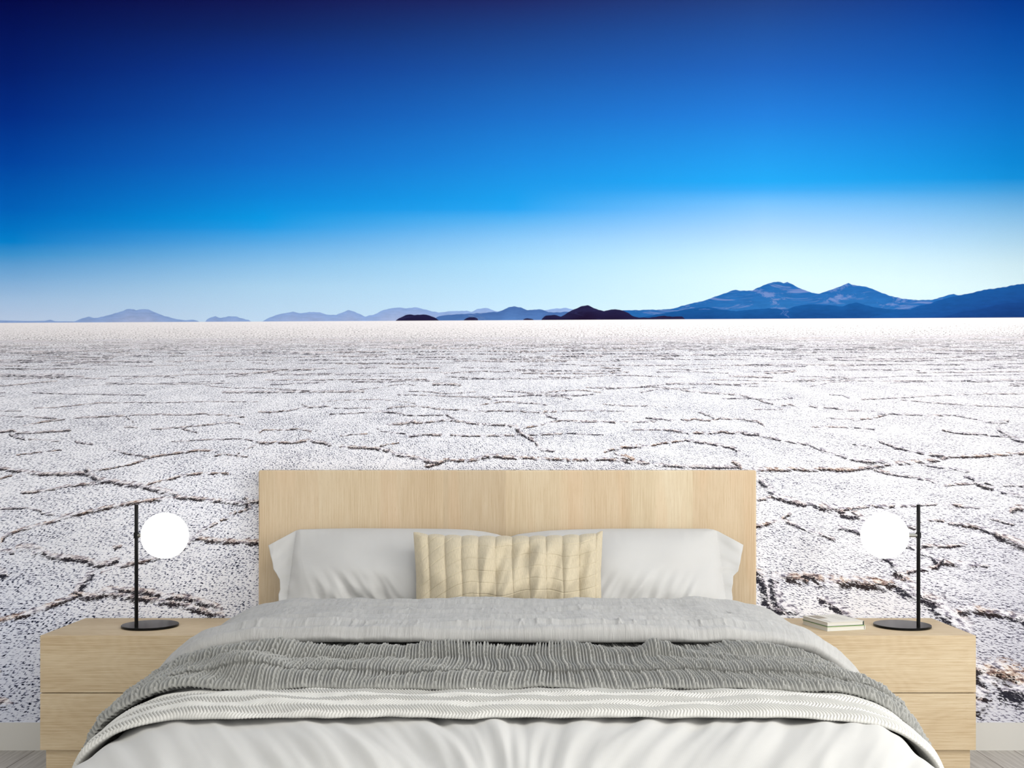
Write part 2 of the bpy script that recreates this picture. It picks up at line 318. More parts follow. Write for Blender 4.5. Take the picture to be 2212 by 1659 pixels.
# traced crack lines of the print: (width, brown tint, points)
CR = [
 (1.3,.5,[(0,1012),(18,1016),(48,1019),(87,1025),(136,1025),(181,1023),(193,1028)]),
 (1.7,.4,[(188,1015),(193,1024),(211,1038),(241,1041),(271,1047),(301,1050),(325,1056),(350,1062),(377,1068)]),
 (.8,.7,[(48,1065),(72,1064),(90,1061),(120,1056),(150,1050),(181,1047),(223,1044)]),
 (.8,1,[(5,1168),(9,1160),(18,1154),(60,1141),(105,1130),(130,1122)]),(1.1,1,[(136,1117),(181,1109),(226,1099),(271,1090),(301,1085),(347,1079),(377,1075)]),
 (1.2,.6,[(377,1075),(422,1078),(452,1081),(488,1084),(512,1088),(536,1088),(557,1084)]),
 (1.3,.6,[(531,1078),(536,1094)]),(.7,1,[(532,1102),(518,1106)]),(.8,1,[(508,1108),(498,1112)]),(.6,1,[(490,1121),(478,1124)]),(.8,1,[(466,1132),(456,1137)]),(.9,.6,[(445,1142),(437,1147),(420,1162),(410,1172)]),
 (.6,1,[(398,1186),(392,1190)]),(1.0,.9,[(343,1204),(320,1211),(301,1216),(275,1221),(256,1224),(248,1222)]),(.8,1,[(235,1232),(223,1237)]),(1.5,.1,[(197,1243),(187,1254),(172,1272)]),
 (1.1,.9,[(172,1284),(160,1290),(136,1300),(105,1311),(75,1322),(45,1332),(20,1339),(0,1344)]),
 (1.4,.8,[(428,1164),(437,1167),(460,1169),(482,1171),(520,1172),(557,1173)]),
 (1.0,.6,[(0,1188),(15,1192),(28,1194)]),(1.5,.4,[(42,1185),(60,1183),(84,1187),(95,1195),(105,1201),(125,1206),(151,1207),(170,1209),(187,1212),(205,1220),(217,1223),(235,1220),(250,1212)]),
 (1.3,.3,[(84,1188),(72,1197)]),
 (1.5,.6,[(169,1284),(180,1290),(193,1291),(215,1288),(241,1286),(265,1288),(286,1292),(310,1294),(331,1298),(355,1300),(377,1304),(407,1310),(425,1318),(437,1322),(455,1326),(476,1330)]),
 (1.3,.6,[(225,1278),(241,1275),(270,1276),(301,1278),(335,1283),(362,1290),(390,1292),(413,1296),(440,1302),(458,1308),(470,1314)]),
 (.7,.3,[(235,971),(255,974),(271,980),(295,984),(322,986)]),(.7,.3,[(163,955),(180,958),(199,960)]),(.8,.9,[(277,1005),(301,998),(331,987),(355,983),(377,980)]),(.9,.9,[(377,980),(422,974),(445,973),(467,975)]),
 (.6,.8,[(205,1017),(235,1013)]),(.4,.8,[(240,1012),(274,1005)]),(.8,.9,[(322,1046),(345,1041),(362,1037),(385,1030),(407,1026),(437,1023),(491,1024)]),
 (.6,.2,[(0,1099),(25,1099),(54,1098),(75,1101),(87,1103)]),(.7,.2,[(90,1110),(115,1112)]),(.6,.9,[(0,1034),(12,1031),(24,1028)]),(.5,.9,[(36,983),(60,980),(90,977)]),(.4,.9,[(100,975),(133,972)]),
 (.8,.2,[(0,888),(45,888)]),(.5,.2,[(0,898),(18,899)]),(.8,.2,[(25,900),(60,900),(90,902),(121,904)]),(.7,.9,[(50,921),(70,917),(90,912),(115,909),(139,906)]),
 (.9,.5,[(160,903),(185,902),(211,901),(240,899),(271,898)]),(.7,.4,[(280,896),(310,896),(347,895)]),(.8,.5,[(350,895),(380,896),(422,895),(440,893),(455,896),(467,895),(495,898),(527,901)]),
 (.6,.7,[(75,882),(95,881),(121,880),(150,877),(181,874),(217,870)]),(.6,.3,[(217,870),(260,870),(290,869),(331,870),(390,869),(452,867),(500,868),(557,868)]),
 (1.0,.5,[(0,934),(14,932),(27,930),(33,933),(39,936),(60,935),(90,934),(120,932),(151,930)]),(1.0,.1,[(22,940),(35,945),(52,949)]),(.7,.3,[(63,949),(95,951),(127,953)]),
 (.7,.6,[(328,927),(355,926),(386,924),(410,921),(437,919),(465,916),(497,912),(512,914),(527,919)]),(.7,.3,[(389,924),(400,929),(425,934)]),(.5,.3,[(371,954),(410,952),(452,949),(485,949),(512,948),(530,949),(554,954)]),
 (.5,.9,[(554,961),(540,967),(525,974),(512,980)]),(.6,.6,[(464,985),(485,981),(512,985),(535,987)]),(.7,.2,[(268,897),(279,905),(289,913)]),(.9,.2,[(270,923),(283,922),(295,924)]),
 (.6,.9,[(560,935),(570,928),(595,929),(621,928)]),(.8,.6,[(625,928),(651,927),(662,930),(671,932)]),
 (1.1,.8,[(560,957),(575,958),(593,955),(610,957),(630,957),(661,953)]),(1.2,.4,[(665,950),(680,955),(697,957),(712,962)]),(1.2,.6,[(737,965),(755,967),(775,967),(795,968),(813,970)]),
 (1.4,.5,[(813,970),(838,975),(850,980),(876,986),(909,992),(920,997),(940,999),(947,1000)]),
 (1.1,.9,[(922,1008),(945,1003),(955,998),(965,993),(990,996),(1010,996),(1028,994)]),(1.5,.7,[(1028,995),(1040,990),(1054,986),(1075,986),(1090,989),(1107,989)]),
 (1.1,.8,[(1110,990),(1133,989),(1160,992),(1195,992),(1227,994)]),(1.0,.8,[(1240,995),(1277,993),(1310,993),(1340,995)]),(1.3,.5,[(1340,996),(1365,999),(1385,1001),(1399,1002)]),(1.1,.4,[(1418,1004),(1454,1007),(1490,1009),(1530,1010),(1560,1010),(1591,1009)]),
 (1.3,1,[(1630,1015),(1660,1015),(1690,1016),(1715,1014),(1750,1016),(1780,1014),(1811,1016),(1840,1016),(1856,1014)]),(1.2,.7,[(1856,1014),(1886,1010),(1905,1007),(1925,1003)]),(1.3,.8,[(1930,1002),(1950,1001),(1976,999),(2000,997),(2022,995),(2040,991)]),(1.1,1,[(2045,988),(2070,987),(2097,987),(2125,986),(2142,984),(2165,983),(2212,980)]),
 (1.0,.8,[(838,918),(855,916),(876,916)]),(2.0,.8,[(882,914),(888,911),(894,912)]),(.9,.7,[(898,914),(930,912),(955,909),(975,909),(995,911)]),(1.0,.5,[(1000,912),(1028,916),(1045,917),(1066,918),(1090,919),(1117,923)]),
 (1.0,.2,[(965,897),(975,902),(985,908)]),(1.6,.5,[(1112,922),(1118,930),(1125,937),(1138,943),(1148,951)]),(1.1,.3,[(1158,958),(1163,966),(1170,971),(1194,975)]),
 (.9,.6,[(885,943),(905,940),(920,939),(935,940),(952,940)]),(.8,.5,[(975,940),(1000,942),(1040,942),(1080,941),(1117,940)]),(.7,.6,[(1148,939),(1180,939),(1214,937)]),(.5,.3,[(1225,936),(1260,938),(1302,940)]),
 (.5,.9,[(735,942),(760,939),(793,937)]),(.6,.1,[(815,925),(820,930),(826,932),(850,935),(876,937)]),(.5,1,[(823,963),(840,960),(861,957)]),
 (1.0,.7,[(560,890),(585,891)]),(.7,.7,[(590,890),(623,887),(650,882),(669,880)]),(1.0,.3,[(672,880),(690,879),(704,877),(712,881)]),(.7,.3,[(652,874),(665,878)]),
 (.7,.3,[(722,882),(760,882),(800,881)]),(.6,.4,[(712,895),(745,894),(775,892),(800,891),(826,889)]),(.9,.3,[(824,889),(840,891),(859,892),(874,896)]),(.6,.3,[(880,897),(915,898),(957,897)]),
 (.8,.5,[(838,882),(850,880),(876,878),(900,878),(927,880),(940,883),(975,885),(1008,886)]),(.7,.5,[(1010,888),(1050,889),(1075,887),(1100,889),(1117,887),(1140,891),(1163,891)]),(.8,.7,[(1175,889),(1201,889)]),(.6,.4,[(1215,889),(1240,887),(1260,888),(1282,887)]),(.6,.3,[(1297,887),(1320,888),(1348,889)]),
 (.6,.9,[(1028,876),(1050,873),(1087,868),(1117,869)]),(.7,.3,[(1117,870),(1140,871),(1160,872),(1181,875)]),(.5,.4,[(695,868),(735,865),(775,863),(818,863),(859,866),(880,869),(897,872)]),
 (.6,.4,[(859,853),(890,853),(927,854),(965,856),(1000,857),(1028,858),(1055,862),(1079,866)]),
 (.7,1,[(1128,925),(1150,922),(1176,916),(1200,911),(1211,909)]),(.9,.5,[(1211,908),(1237,910),(1270,911),(1300,911),(1328,913)]),(.7,.4,[(1340,911),(1380,912),(1416,911)]),(1.0,.2,[(1165,891),(1172,895),(1185,900),(1201,904)]),
 (.8,.2,[(1396,903),(1420,905),(1454,908)]),(.8,.8,[(1472,906),(1485,909),(1500,905),(1520,909),(1543,908),(1556,903)]),(.9,.5,[(1556,903),(1568,906),(1600,905),(1620,909),(1637,911),(1650,920)]),
 (1.0,.2,[(1510,891),(1525,896),(1541,901)]),(.6,.3,[(1366,928),(1400,928),(1429,928)]),(1.0,.5,[(1431,928),(1450,930),(1472,933)]),(.6,.1,[(1472,934),(1487,937)]),(1.0,.7,[(1500,935),(1530,937),(1560,933),(1581,936),(1605,934)]),(1.1,.3,[(1600,936),(1620,939),(1637,940)]),
 (1.1,.4,[(1480,951),(1500,954),(1518,957),(1540,960),(1551,962),(1581,968),(1596,975)]),(.9,1,[(1308,976),(1320,972),(1328,970)]),(1.2,.9,[(1330,969),(1345,967),(1361,966),(1380,965),(1401,966)]),(.8,1,[(1405,964),(1420,960),(1439,957),(1478,952)]),
 (1.4,.2,[(1330,981),(1338,988),(1345,990)]),(2.0,1,[(1340,990),(1352,989),(1363,993)]),(1.3,.9,[(1585,1000),(1592,1003),(1598,1010)]),
 (.6,.4,[(1303,873),(1335,876),(1366,877),(1400,877),(1430,878),(1442,881)]),(.7,.6,[(1138,849),(1170,848),(1201,846),(1225,844),(1252,843),(1275,845),(1297,848)]),(.7,.2,[(1195,852),(1215,857),(1234,863)]),
 (.7,.4,[(1265,837),(1300,838),(1340,838),(1378,837),(1420,836),(1442,838),(1462,841)]),(.9,.4,[(1462,841),(1480,844),(1505,847),(1530,849),(1560,851),(1594,853),(1615,857),(1632,861),(1648,868)]),
 (1.0,.4,[(1630,937),(1645,942),(1660,945),(1685,951)]),(1.0,.5,[(1700,953),(1725,958),(1751,961)]),(1.0,.2,[(1751,962),(1765,969),(1781,975),(1805,983),(1826,989)]),(1.2,.4,[(1840,993),(1865,997),(1885,999),(1907,998)]),
 (.8,.3,[(1901,955),(1915,960),(1930,965)]),(1.2,.3,[(1932,967),(1950,970),(1970,976),(1992,980)]),(1.3,.5,[(2010,983),(2034,984)]),
 (1.0,.7,[(1892,1016),(1905,1020),(1919,1023)]),(.7,.3,[(1925,1025),(1950,1029),(1977,1032)]),(1.0,.3,[(1985,1034),(2005,1039),(2022,1043)]),(.6,.7,[(2040,1049),(2070,1047),(2105,1045)]),(1.3,.4,[(2112,1046),(2125,1052),(2142,1056)]),(1.2,.1,[(2165,1063),(2180,1066),(2206,1073)]),
 (.8,.1,[(1992,1003),(2015,1008),(2040,1011)]),(.8,.1,[(2050,1012),(2070,1015),(2091,1019)]),(.8,.1,[(2085,1030),(2103,1036)]),(1.3,.5,[(2130,1044),(2140,1044)]),(.7,.3,[(2170,1049),(2212,1051)]),
 (.9,.8,[(1639,1080),(1655,1078),(1672,1074)]),(1.7,.5,[(1672,1073),(1690,1079),(1705,1083),(1720,1087),(1736,1091)]),(1.4,.2,[(1750,1088),(1763,1094)]),(1.9,.6,[(1775,1097),(1790,1101),(1800,1100),(1820,1106)]),(1.6,.3,[(1820,1113),(1835,1117),(1850,1116)]),(1.5,.6,[(1845,1110),(1860,1120),(1871,1130)]),
 (1.8,.1,[(1633,1031),(1640,1037),(1648,1045),(1660,1056),(1669,1064)]),
 (.7,.8,[(1823,1101),(1850,1098),(1880,1095)]),(1.0,.7,[(1885,1093),(1915,1095),(1931,1093)]),(.6,.5,[(1940,1094),(1980,1093),(2022,1090)]),(.9,.8,[(2040,1092),(2060,1092),(2076,1094)]),(.5,.3,[(2080,1096),(2115,1098)]),
 (.9,1,[(1633,1138),(1650,1135),(1666,1130),(1690,1124)]),(.8,.8,[(1690,1122),(1697,1115),(1706,1112)]),(.9,.4,[(1687,1124),(1710,1132),(1735,1142),(1755,1149),(1766,1153),(1785,1161),(1799,1166)]),
 (1.3,.2,[(1815,1142),(1830,1144),(1841,1146),(1850,1150),(1862,1153)]),(1.0,.2,[(1955,1180),(1975,1184),(1989,1191)]),(1.3,.1,[(1990,1192),(2000,1198),(2010,1204),(2020,1213),(2030,1218)]),
 (.9,.8,[(1965,1236),(1985,1231),(2005,1229),(2022,1227)]),(1.3,.6,[(2022,1226),(2030,1218),(2033,1214)]),(1.3,.9,[(2043,1217),(2070,1219),(2090,1221),(2100,1223)]),(.7,.4,[(2105,1223),(2120,1223),(2133,1224)]),
 (.8,.4,[(2052,1132),(2075,1134)]),(1.1,.9,[(2080,1135),(2095,1137),(2112,1141)]),(1.3,.2,[(2120,1143),(2135,1148),(2148,1152)]),(2.0,.5,[(2150,1156),(2165,1162),(2182,1169),(2198,1177),(2214,1184)]),
 (.6,.8,[(1989,1126),(2010,1125),(2037,1126)]),(.8,.7,[(1960,1138),(1975,1142)]),(.8,.7,[(1995,1179),(2010,1181),(2052,1181),(2085,1177)]),
 (1.0,.2,[(1889,1201),(1905,1206),(1920,1211)]),(1.2,.1,[(1925,1216),(1935,1227)]),(1.5,.7,[(1937,1239),(1942,1252)]),
 (1.2,.7,[(1633,1236),(1648,1242)]),(2.1,.1,[(1633,1246),(1645,1254),(1652,1266),(1654,1282),(1656,1300)]),(2.0,.1,[(1668,1250),(1672,1275),(1674,1295),(1680,1310)]),(1.8,.3,[(1660,1308),(1675,1316),(1690,1324)]),(1.4,.1,[(1690,1310),(1715,1322)]),
 (2.1,.9,[(1681,1250),(1700,1248),(1720,1252),(1735,1254)]),(1.5,.7,[(1735,1244),(1755,1247),(1765,1252)]),(2.3,1,[(1772,1257),(1790,1258),(1811,1262),(1830,1260),(1845,1257)]),(2.3,1,[(1848,1259),(1865,1262),(1886,1265),(1905,1265),(1931,1262),(1942,1256),(1950,1254)]),(1.3,.6,[(1945,1243),(1960,1258),(1975,1272)]),
 (2.3,.1,[(1943,1272),(1955,1278),(1968,1284),(1985,1288)]),(2.1,.4,[(1992,1292),(2005,1298),(2020,1303)]),(2.9,.2,[(2022,1308),(2030,1318),(2043,1330),(2055,1338),(2067,1348),(2077,1358)]),
 (1.6,.9,[(2079,1321),(2100,1316),(2118,1322),(2135,1325),(2160,1327)]),(1.4,.6,[(2165,1330),(2180,1331),(2190,1336)]),(2.1,.1,[(2192,1340),(2215,1345)]),
 (1.5,.3,[(1775,1296),(1795,1308),(1811,1317),(1835,1334)]),
 (2.7,.7,[(2106,1447),(2115,1455),(2122,1462)]),(3.9,1,[(2145,1462),(2160,1461),(2180,1468),(2186,1474)]),(3.6,.1,[(2182,1494),(2198,1496),(2215,1503)]),(2.2,.6,[(2120,1468),(2135,1472),(2150,1480)]),(2.6,.8,[(2106,1531),(2112,1520),(2120,1512)]),(1.6,.6,[(2106,1502),(2125,1498)]),
 (1.7,.6,[(2190,1103),(2197,1099),(2204,1100)]),(1.5,.5,[(2160,915),(2168,912),(2176,910)]),(1.3,.4,[(2157,928),(2165,934),(2175,940)]),(1.5,.3,[(2180,943),(2192,949),(2212,954)]),
 (.8,.6,[(2037,930),(2060,934)]),(.9,.4,[(2065,935),(2082,937),(2110,938),(2133,940)]),(.5,.2,[(2140,942),(2180,944)]),
 (.6,.3,[(1630,862),(1640,862)]),(.9,.2,[(1648,868),(1660,871),(1669,873)]),(1.0,.5,[(1690,876),(1705,874),(1715,876)]),(.9,.4,[(1750,878),(1765,880)]),(.9,.3,[(1781,880),(1800,882),(1820,884)]),(.8,.3,[(1830,887),(1860,887)]),(1.0,.1,[(1885,890),(1910,894)]),
 (.7,.4,[(1920,894),(1960,896),(1992,897)]),(1.0,.5,[(2005,898),(2030,898),(2052,897)]),(.7,.2,[(2060,897),(2080,900),(2097,904),(2130,912),(2163,915)]),(.5,.3,[(1785,903),(1820,905),(1840,905)]),(.9,.5,[(1840,905),(1852,910)]),(.8,.9,[(1860,906),(1885,904),(1900,900),(1915,896)]),
 (.6,.7,[(1754,922),(1790,922),(1838,924)]),(.5,.2,[(1845,924),(1870,926),(1889,928)]),(.5,.2,[(1841,960),(1865,963),(1886,968)]),(.7,.4,[(1949,864),(1970,866),(2022,871),(2060,873),(2103,876),(2150,878),(2212,880)]),(.6,.4,[(2139,1121),(2155,1125),(2188,1134)]),
 (.7,.4,[(1630,884),(1660,885),(1690,884)]),(1.0,.6,[(250,1183),(258,1181)]),
]
MUR_Z0, MUR_Z1 = 0.1, 3.0
def crack_fields(xs, ys):
    rng = np.random.RandomState(11)
    lines = [(w_, b_, np.array(p, float)) for w_, b_, p in CR]
    # distant rows of cracks, generated in the print's ground plane
    gy = 1850 / 165.0
    while gy < 50:
        t = 1850 / gy
        x = -420 + rng.rand() * 200
        off = 0.0
        while x < 2640:
            n = rng.randint(3, 9)
            seg = []
            stepx = (18 + 60 * rng.rand()) * (0.35 + t / 220)
            tilt = rng.randn() * 0.12
            for k in range(n):
                tt = 1850 / (gy + off)
                seg.append((x, HOR(x) + tt))
                x += stepx * (0.6 + 0.8 * rng.rand())
                off += (rng.randn() * 0.22 + tilt)
                off = np.clip(off, -0.9, 0.9)
            wt = (0.35 + 0.65 * rng.rand()) * (1.0 if rng.rand() < .7 else 1.5)
            if rng.rand() < 0.86 and len(seg) > 1: lines.append((wt, rng.rand() * .6, np.array(seg)))
            if rng.rand() < .3: off *= -0.5
            x += rng.rand() * 50 * (t / 150)
        gy += 0.55 + 0.4 * rng.rand() + gy * 0.006
    # outside the traced part of the wall: sparse random lines
    for k in range(60):
        s0 = rng.rand() < .5
        x = -420 + rng.rand() * 330 if s0 else 2240 + rng.rand() * 300
        yv = 880 + rng.rand() * 650
        seg = [(x + j * 35, yv + j * rng.randn() * 4) for j in range(4)]
        lines.append((1.0 + rng.rand(), rng.rand(), np.array(seg)))
    d = np.full((len(ys), len(xs)), 3.0); side = np.zeros_like(d); tint = np.zeros_like(d)
    for wd, br, P in lines:
        P = P.copy()
        for k in range(len(P) - 1):
            x0, y0 = P[k]; x1, y1 = P[k + 1]
            tm = max((y0 + y1) / 2 - HOR((x0 + x1) / 2), 4)
            hw = (0.0105 * tm + 0.55) * wd if tm > 165 else (0.010 * tm + 0.75) * wd
            R = hw * 3.2
            i0, i1 = np.searchsorted(xs, [min(x0, x1) - R, max(x0, x1) + R]); j0, j1 = np.searchsorted(ys, [min(y0, y1) - R, max(y0, y1) + R])
            if i1 <= i0 or j1 <= j0: continue
            X, Y = np.meshgrid(xs[i0:i1], ys[j0:j1])
            dx, dy = x1 - x0, y1 - y0; L = math.hypot(dx, dy) + 1e-6
            tt = np.clip(((X - x0) * dx + (Y - y0) * dy) / L / L, 0, 1)
            qx, qy = X - (x0 + dx * tt), Y - (y0 + dy * tt)
            dist = np.sqrt(qx * qx + qy * qy) / hw
            nx, ny = -dy / L, dx / L
            if ny < 0 or (abs(ny) < 0.3 and nx > 0): nx, ny = -nx, -ny
            sd = (qx * nx + qy * ny) > 0
            sub = d[j0:j1, i0:i1]; m_ = dist < sub
            sub[m_] = dist[m_]; side[j0:j1, i0:i1][m_] = sd[m_]; tint[j0:j1, i0:i1][m_] = br
    return d, side, tint

def build_mural():
    xs = np.arange(-420, 2640, 3.0)
    ys = np.concatenate([[CY - KW * (MUR_Z1 - HC), 300, 596], np.arange(600, 684, 12.0), np.arange(684, 880, 1.5), np.arange(880, CY + KW * (HC - MUR_Z0), 3.0), [CY + KW * (HC - MUR_Z0)]])
    X, Y = np.meshgrid((xs - CX) / KW, HC - (ys - CY) / KW)
    P = np.stack([X, np.zeros_like(X), Y], -1)[::-1]
    o = grid_mesh('wall_back', P, mural_material(), smooth=False)
    d, side, tint = crack_fields(xs, ys)
    me = o.data
    def put(name, arr):
        a = me.attributes.new(name, 'FLOAT', 'POINT'); a.data.foreach_set('value', arr[::-1].reshape(-1).astype(np.float32))
    put('crack_distance', d); put('crack_side', side); put('crack_tint', tint)
    for k, pts in SIL.items():
        p = np.array(pts, float); h = np.interp(xs, p[:, 0], p[:, 1])
        h = h + np.where(h < 690, pn(xs / 9.0, xs * 0 + len(k), 3) * 0.9, 0)
        put(k, np.tile(h, (len(ys), 1)))
    tag(o, kind='structure')
    return o
build_mural()

# ------------------------------------------------------------------ other materials
def plain(name, rgb, rough=0.7, spec=0.3, metal=0.0, n=0.0):
    g = NG(name)
    c = lin4(rgb)
    if n:
        c = g.ramp(g.noise(g.obj(), 14, 3, dim='3D'), [(0.3, tuple(v * (1 - n) for v in rgb)), (0.7, rgb)])
    return g.bsdf(c, rough, spec, metal=metal)

def wood(name, axis, light=(222, 200, 164), mid=(207, 181, 141), dark=(182, 150, 108), seed=0.0, planks=False, fine=1.0):
    """axis 'x' grain runs along x, 'z' grain runs along z"""
    g = NG(name)
    x, y, z = g.sep(g.obj())
    if axis == 'z': al, ac = z, x
    else: al, ac = x, z
    acy = g.m('ADD', ac, y)
    al = g.m('ADD', al, seed)
    v = lambda a, b: g.comb(g.m('MULTIPLY', al, a), g.m('MULTIPLY', acy, b), seed)
    broad = g.noise(v(0.9, 7.5), 1, 2, 0.5, 0.3)
    warp = g.noise(v(1.6, 4.2), 1, 2, 0.5, 0.0)
    rings = g.m('SINE', g.m('MULTIPLY', g.m('ADD', g.m('MULTIPLY', warp, 1.0), g.m('MULTIPLY', acy, 0.55)), 95.0 if axis == 'x' else 60.0))
    streak = g.noise(v(6, 230), 1, 3, 0.6)
    pores = g.noise(v(30, 520), 1, 2, 0.5)
    f = g.m('ADD', g.m('MULTIPLY_ADD', broad, 0.42, 0.27), g.m('MULTIPLY', g.m('SUBTRACT', streak, 0.5), (0.62 if axis == 'z' else 0.8) * fine))
    f = g.m('ADD', f, g.m('MULTIPLY', rings, 0.028 if axis == 'x' else 0.02))
    c = g.ramp(f, [(0.15, light), (0.48, mid), (0.88, dark)])
    c = g.mix(g.m('MULTIPLY', g.step(0.62, 0.74, pores), 0.30), c, lin4(dark))
    if planks:
        # veneer leaves of slightly different warmth, straight joints
        k = g.m('FLOOR', g.m('MULTIPLY', g.m('ADD', ac, 3.03), 4.3))
        wn = g.n('ShaderNodeTexWhiteNoise', noise_dimensions='1D'); g.put(wn.inputs['W'], k)
        c = g.mix(1.0, c, g.ramp(wn.outputs[0], [(0, (236, 232, 228)), (0.5, (250, 244, 238)), (1, (255, 255, 252))]), 'MULTIPLY')
        c = g.mix(g.m('MULTIPLY', g.step(0.52, 0.66, g.noise(v(1.1, 9.0), 1, 1)), 0.12), c, lin4((224, 184, 146)))
    return g.bsdf(c, 0.55, 0.25, g.bump(streak, 0.12, 0.0006))

M = {}
M['head'] = wood('oak_vertical', 'z', light=(220, 207, 183), mid=(208, 191, 163), dark=(182, 159, 126), planks=True)
M['oak'] = wood('oak_horizontal', 'x', light=(213, 197, 168), mid=(198, 178, 146), dark=(168, 142, 107))
M['oak2'] = wood('oak_horizontal_lower', 'x', light=(213, 197, 168), mid=(198, 178, 146), dark=(168, 142, 107), seed=3.7)
M['black'] = plain('black_metal', (4, 4, 4), 0.25, 0.18)
M['gapdark'] = plain('dark_gap', (46, 36, 26), 0.9)
M['steel'] = plain('brushed_steel', (150, 150, 145), 0.3, 0.5, 0.9)
M['paint'] = plain('white_paint', (208, 206, 200), 0.6, 0.3)
M['wall'] = plain('wall_paint', (236, 235, 232), 0.85, 0.2, n=0.01)
M['ceil'] = plain('ceiling_paint', (242, 242, 240), 0.9, 0.1, n=0.01)
g = NG('opal_glass'); M['globe'] = g.bsdf(lin4((250, 250, 248)), 0.3, 0.3, emis=(1, 0.985, 0.96, 1), es=1.6)

def cloth(name, rgb, weave=900.0, wstr=0.12, crinkle=False, melange=0.0, sheen=0.15, rough=0.9):
    g = NG(name)
    u, v, _ = g.sep(g.uv())
    wv = g.m('ADD', g.m('SINE', g.m('MULTIPLY', u, weave * 2)), g.m('SINE', g.m('MULTIPLY', v, weave * 2)))
    h = g.m('MULTIPLY', wv, 0.02 if crinkle else 0.10)
    c = lin4(rgb)
    if crinkle:
        s1 = g.noise(g.comb(g.m('MULTIPLY', u, 95.0), g.m('MULTIPLY', v, 11.0)), 1, 4, 0.65, 0.4)
        s2 = g.noise(g.comb(g.m('MULTIPLY', u, 36.0), g.m('MULTIPLY', v, 9.0)), 1, 3, 0.6, 1.0)
        h = g.m('ADD', g.m('ADD', h, g.m('MULTIPLY', s1, 4.0)), g.m('MULTIPLY', s2, 1.2))
        c = g.ramp(s1, [(0.35, tuple(k * 0.95 for k in rgb)), (0.6, rgb)])
    if melange:
        mn = g.noise(g.comb(g.m('MULTIPLY', u, 420.0), g.m('MULTIPLY', v, 60.0)), 1, 3, 0.7)
        c = g.ramp(mn, [(0.3, tuple(k * (1 - melange) for k in rgb)), (0.65, rgb)])
        h = g.m('ADD', h, mn)
    return g.bsdf(c, rough, 0.1, g.bump(h, wstr, 0.0012), sheen=sheen)
M['sheet'] = cloth('white_cotton', (185, 184, 180), wstr=0.10)
M['pillow'] = cloth('white_pillow_cotton', (193, 192, 189), wstr=0.10)
M['quilt'] = cloth('white_quilt_cotton', (196, 195, 190), wstr=0.05)
M['grey'] = cloth('grey_crinkled_cotton', (172, 171, 168), wstr=0.42, crinkle=True)
M['knit'] = cloth('grey_knit_wool', (152, 152, 147), wstr=0.35, melange=0.12, sheen=0.25)
M['tan'] = cloth('beige_linen', (200, 188, 162), wstr=0.25, melange=0.08)

# floor: grey boards running towards the wall
g = NG('grey_floorboards')
x, y, z = g.sep(g.obj())
bx_ = g.m('DIVIDE', g.m('ADD', x, 1.802 + 1.42), 0.1421)
fr = g.m('FRACT', bx_); idb = g.m('FLOOR', bx_)
gap = g.m('MINIMUM', fr, g.m('SUBTRACT', 1.0, fr))
gr = g.noise(g.comb(g.m('MULTIPLY', x, 90.0), g.m('ADD', g.m('MULTIPLY', y, 4.0), g.m('MULTIPLY', idb, 7.3))), 1, 4, 0.6)
c = g.ramp(gr, [(0.3, (176, 172, 166)), (0.55, (196, 192, 186)), (0.75, (208, 205, 199))])
wn = g.n('ShaderNodeTexWhiteNoise', noise_dimensions='1D'); g.put(wn.inputs['W'], idb)
c = g.mix(1.0, c, g.ramp(wn.outputs[0], [(0, (232, 230, 228)), (1, (255, 255, 255))]), 'MULTIPLY')
c = g.mix(g.step(0.013, 0.007, gap), c, lin4((90, 76, 66)))
M['floor'] = g.bsdf(c, 0.55, 0.25)

# ------------------------------------------------------------------ room shell
XL, XR, YB, ZC = -2.62, 2.68, -6.7, 3.0
def struct(o): return tag(o, kind='structure')
struct(box('floor', XL - .1, XR + .4, YB - .1, 0.1, -0.08, 0, M['floor']))
struct(box('ceiling', XL - .1, XR + .4, YB - .1, 0.1, ZC, ZC + 0.08, M['ceil']))
struct(box('wall_left', XL - .1, XL, YB, 0.1, 0, ZC, M['wall']))
def wall_hole(name, horiz, fixed, thick, a0, a1, h0, h1, b0, b1):
    bm = bmesh.new()
    def bx(u0, u1, z0, z1):
        if horiz: add_box(bm, u0, u1, fixed, fixed + thick, z0, z1)
        else: add_box(bm, fixed, fixed + thick, u0, u1, z0, z1)
    bx(a0, b0, 0, ZC); bx(b1, a1, 0, ZC); bx(b0, b1, 0, h0); bx(b0, b1, h1, ZC)
    return struct(from_bm(name, bm, M['wall']))
wall_hole('wall_right', False, XR, 0.12, YB, 0.1, 0.62, 2.62, -3.5, -1.2)
wall_hole('wall_front', True, YB - .1, 0.1, XL, XR, 0.65, 2.85, -2.0, 2.6)
def window(name, horiz, pos, b0, b1, h0, h1):
    bm = bmesh.new()
    t = 0.05
    def bx(u0, u1, z0, z1):
        if horiz: add_box(bm, u0, u1, pos, pos + .05, z0, z1)
        else: add_box(bm, pos, pos + .05, u0, u1, z0, z1)
    bx(b0, b1, h0, h0 + t); bx(b0, b1, h1 - t, h1); bx(b0, b0 + t, h0 + t, h1 - t); bx(b1 - t, b1, h0 + t, h1 - t)
    mid = (b0 + b1) / 2; bx(mid - .02, mid + .02, h0 + t, h1 - t)
    return struct(from_bm(name, bm, M['paint']))
window('window_1', False, XR + 0.04, -3.5, -1.2, 0.62, 2.62)
window('added_rear_window', True, YB - 0.08, -2.0, 2.6, 0.65, 2.85)  # unseen window made up as the opening for the rear fill
bm = bmesh.new()
add_box(bm, XL, XR, -0.012, 0.0, 0.0, 0.1025, 0.0)
for v in bm.verts:
    if v.co.z > 0.1 and v.co.y < -0.006: v.co.y = -0.004; 
o = from_bm('baseboard_back', bm, M['paint'])
bm = bmesh.new(); bm.free()
struct(o)
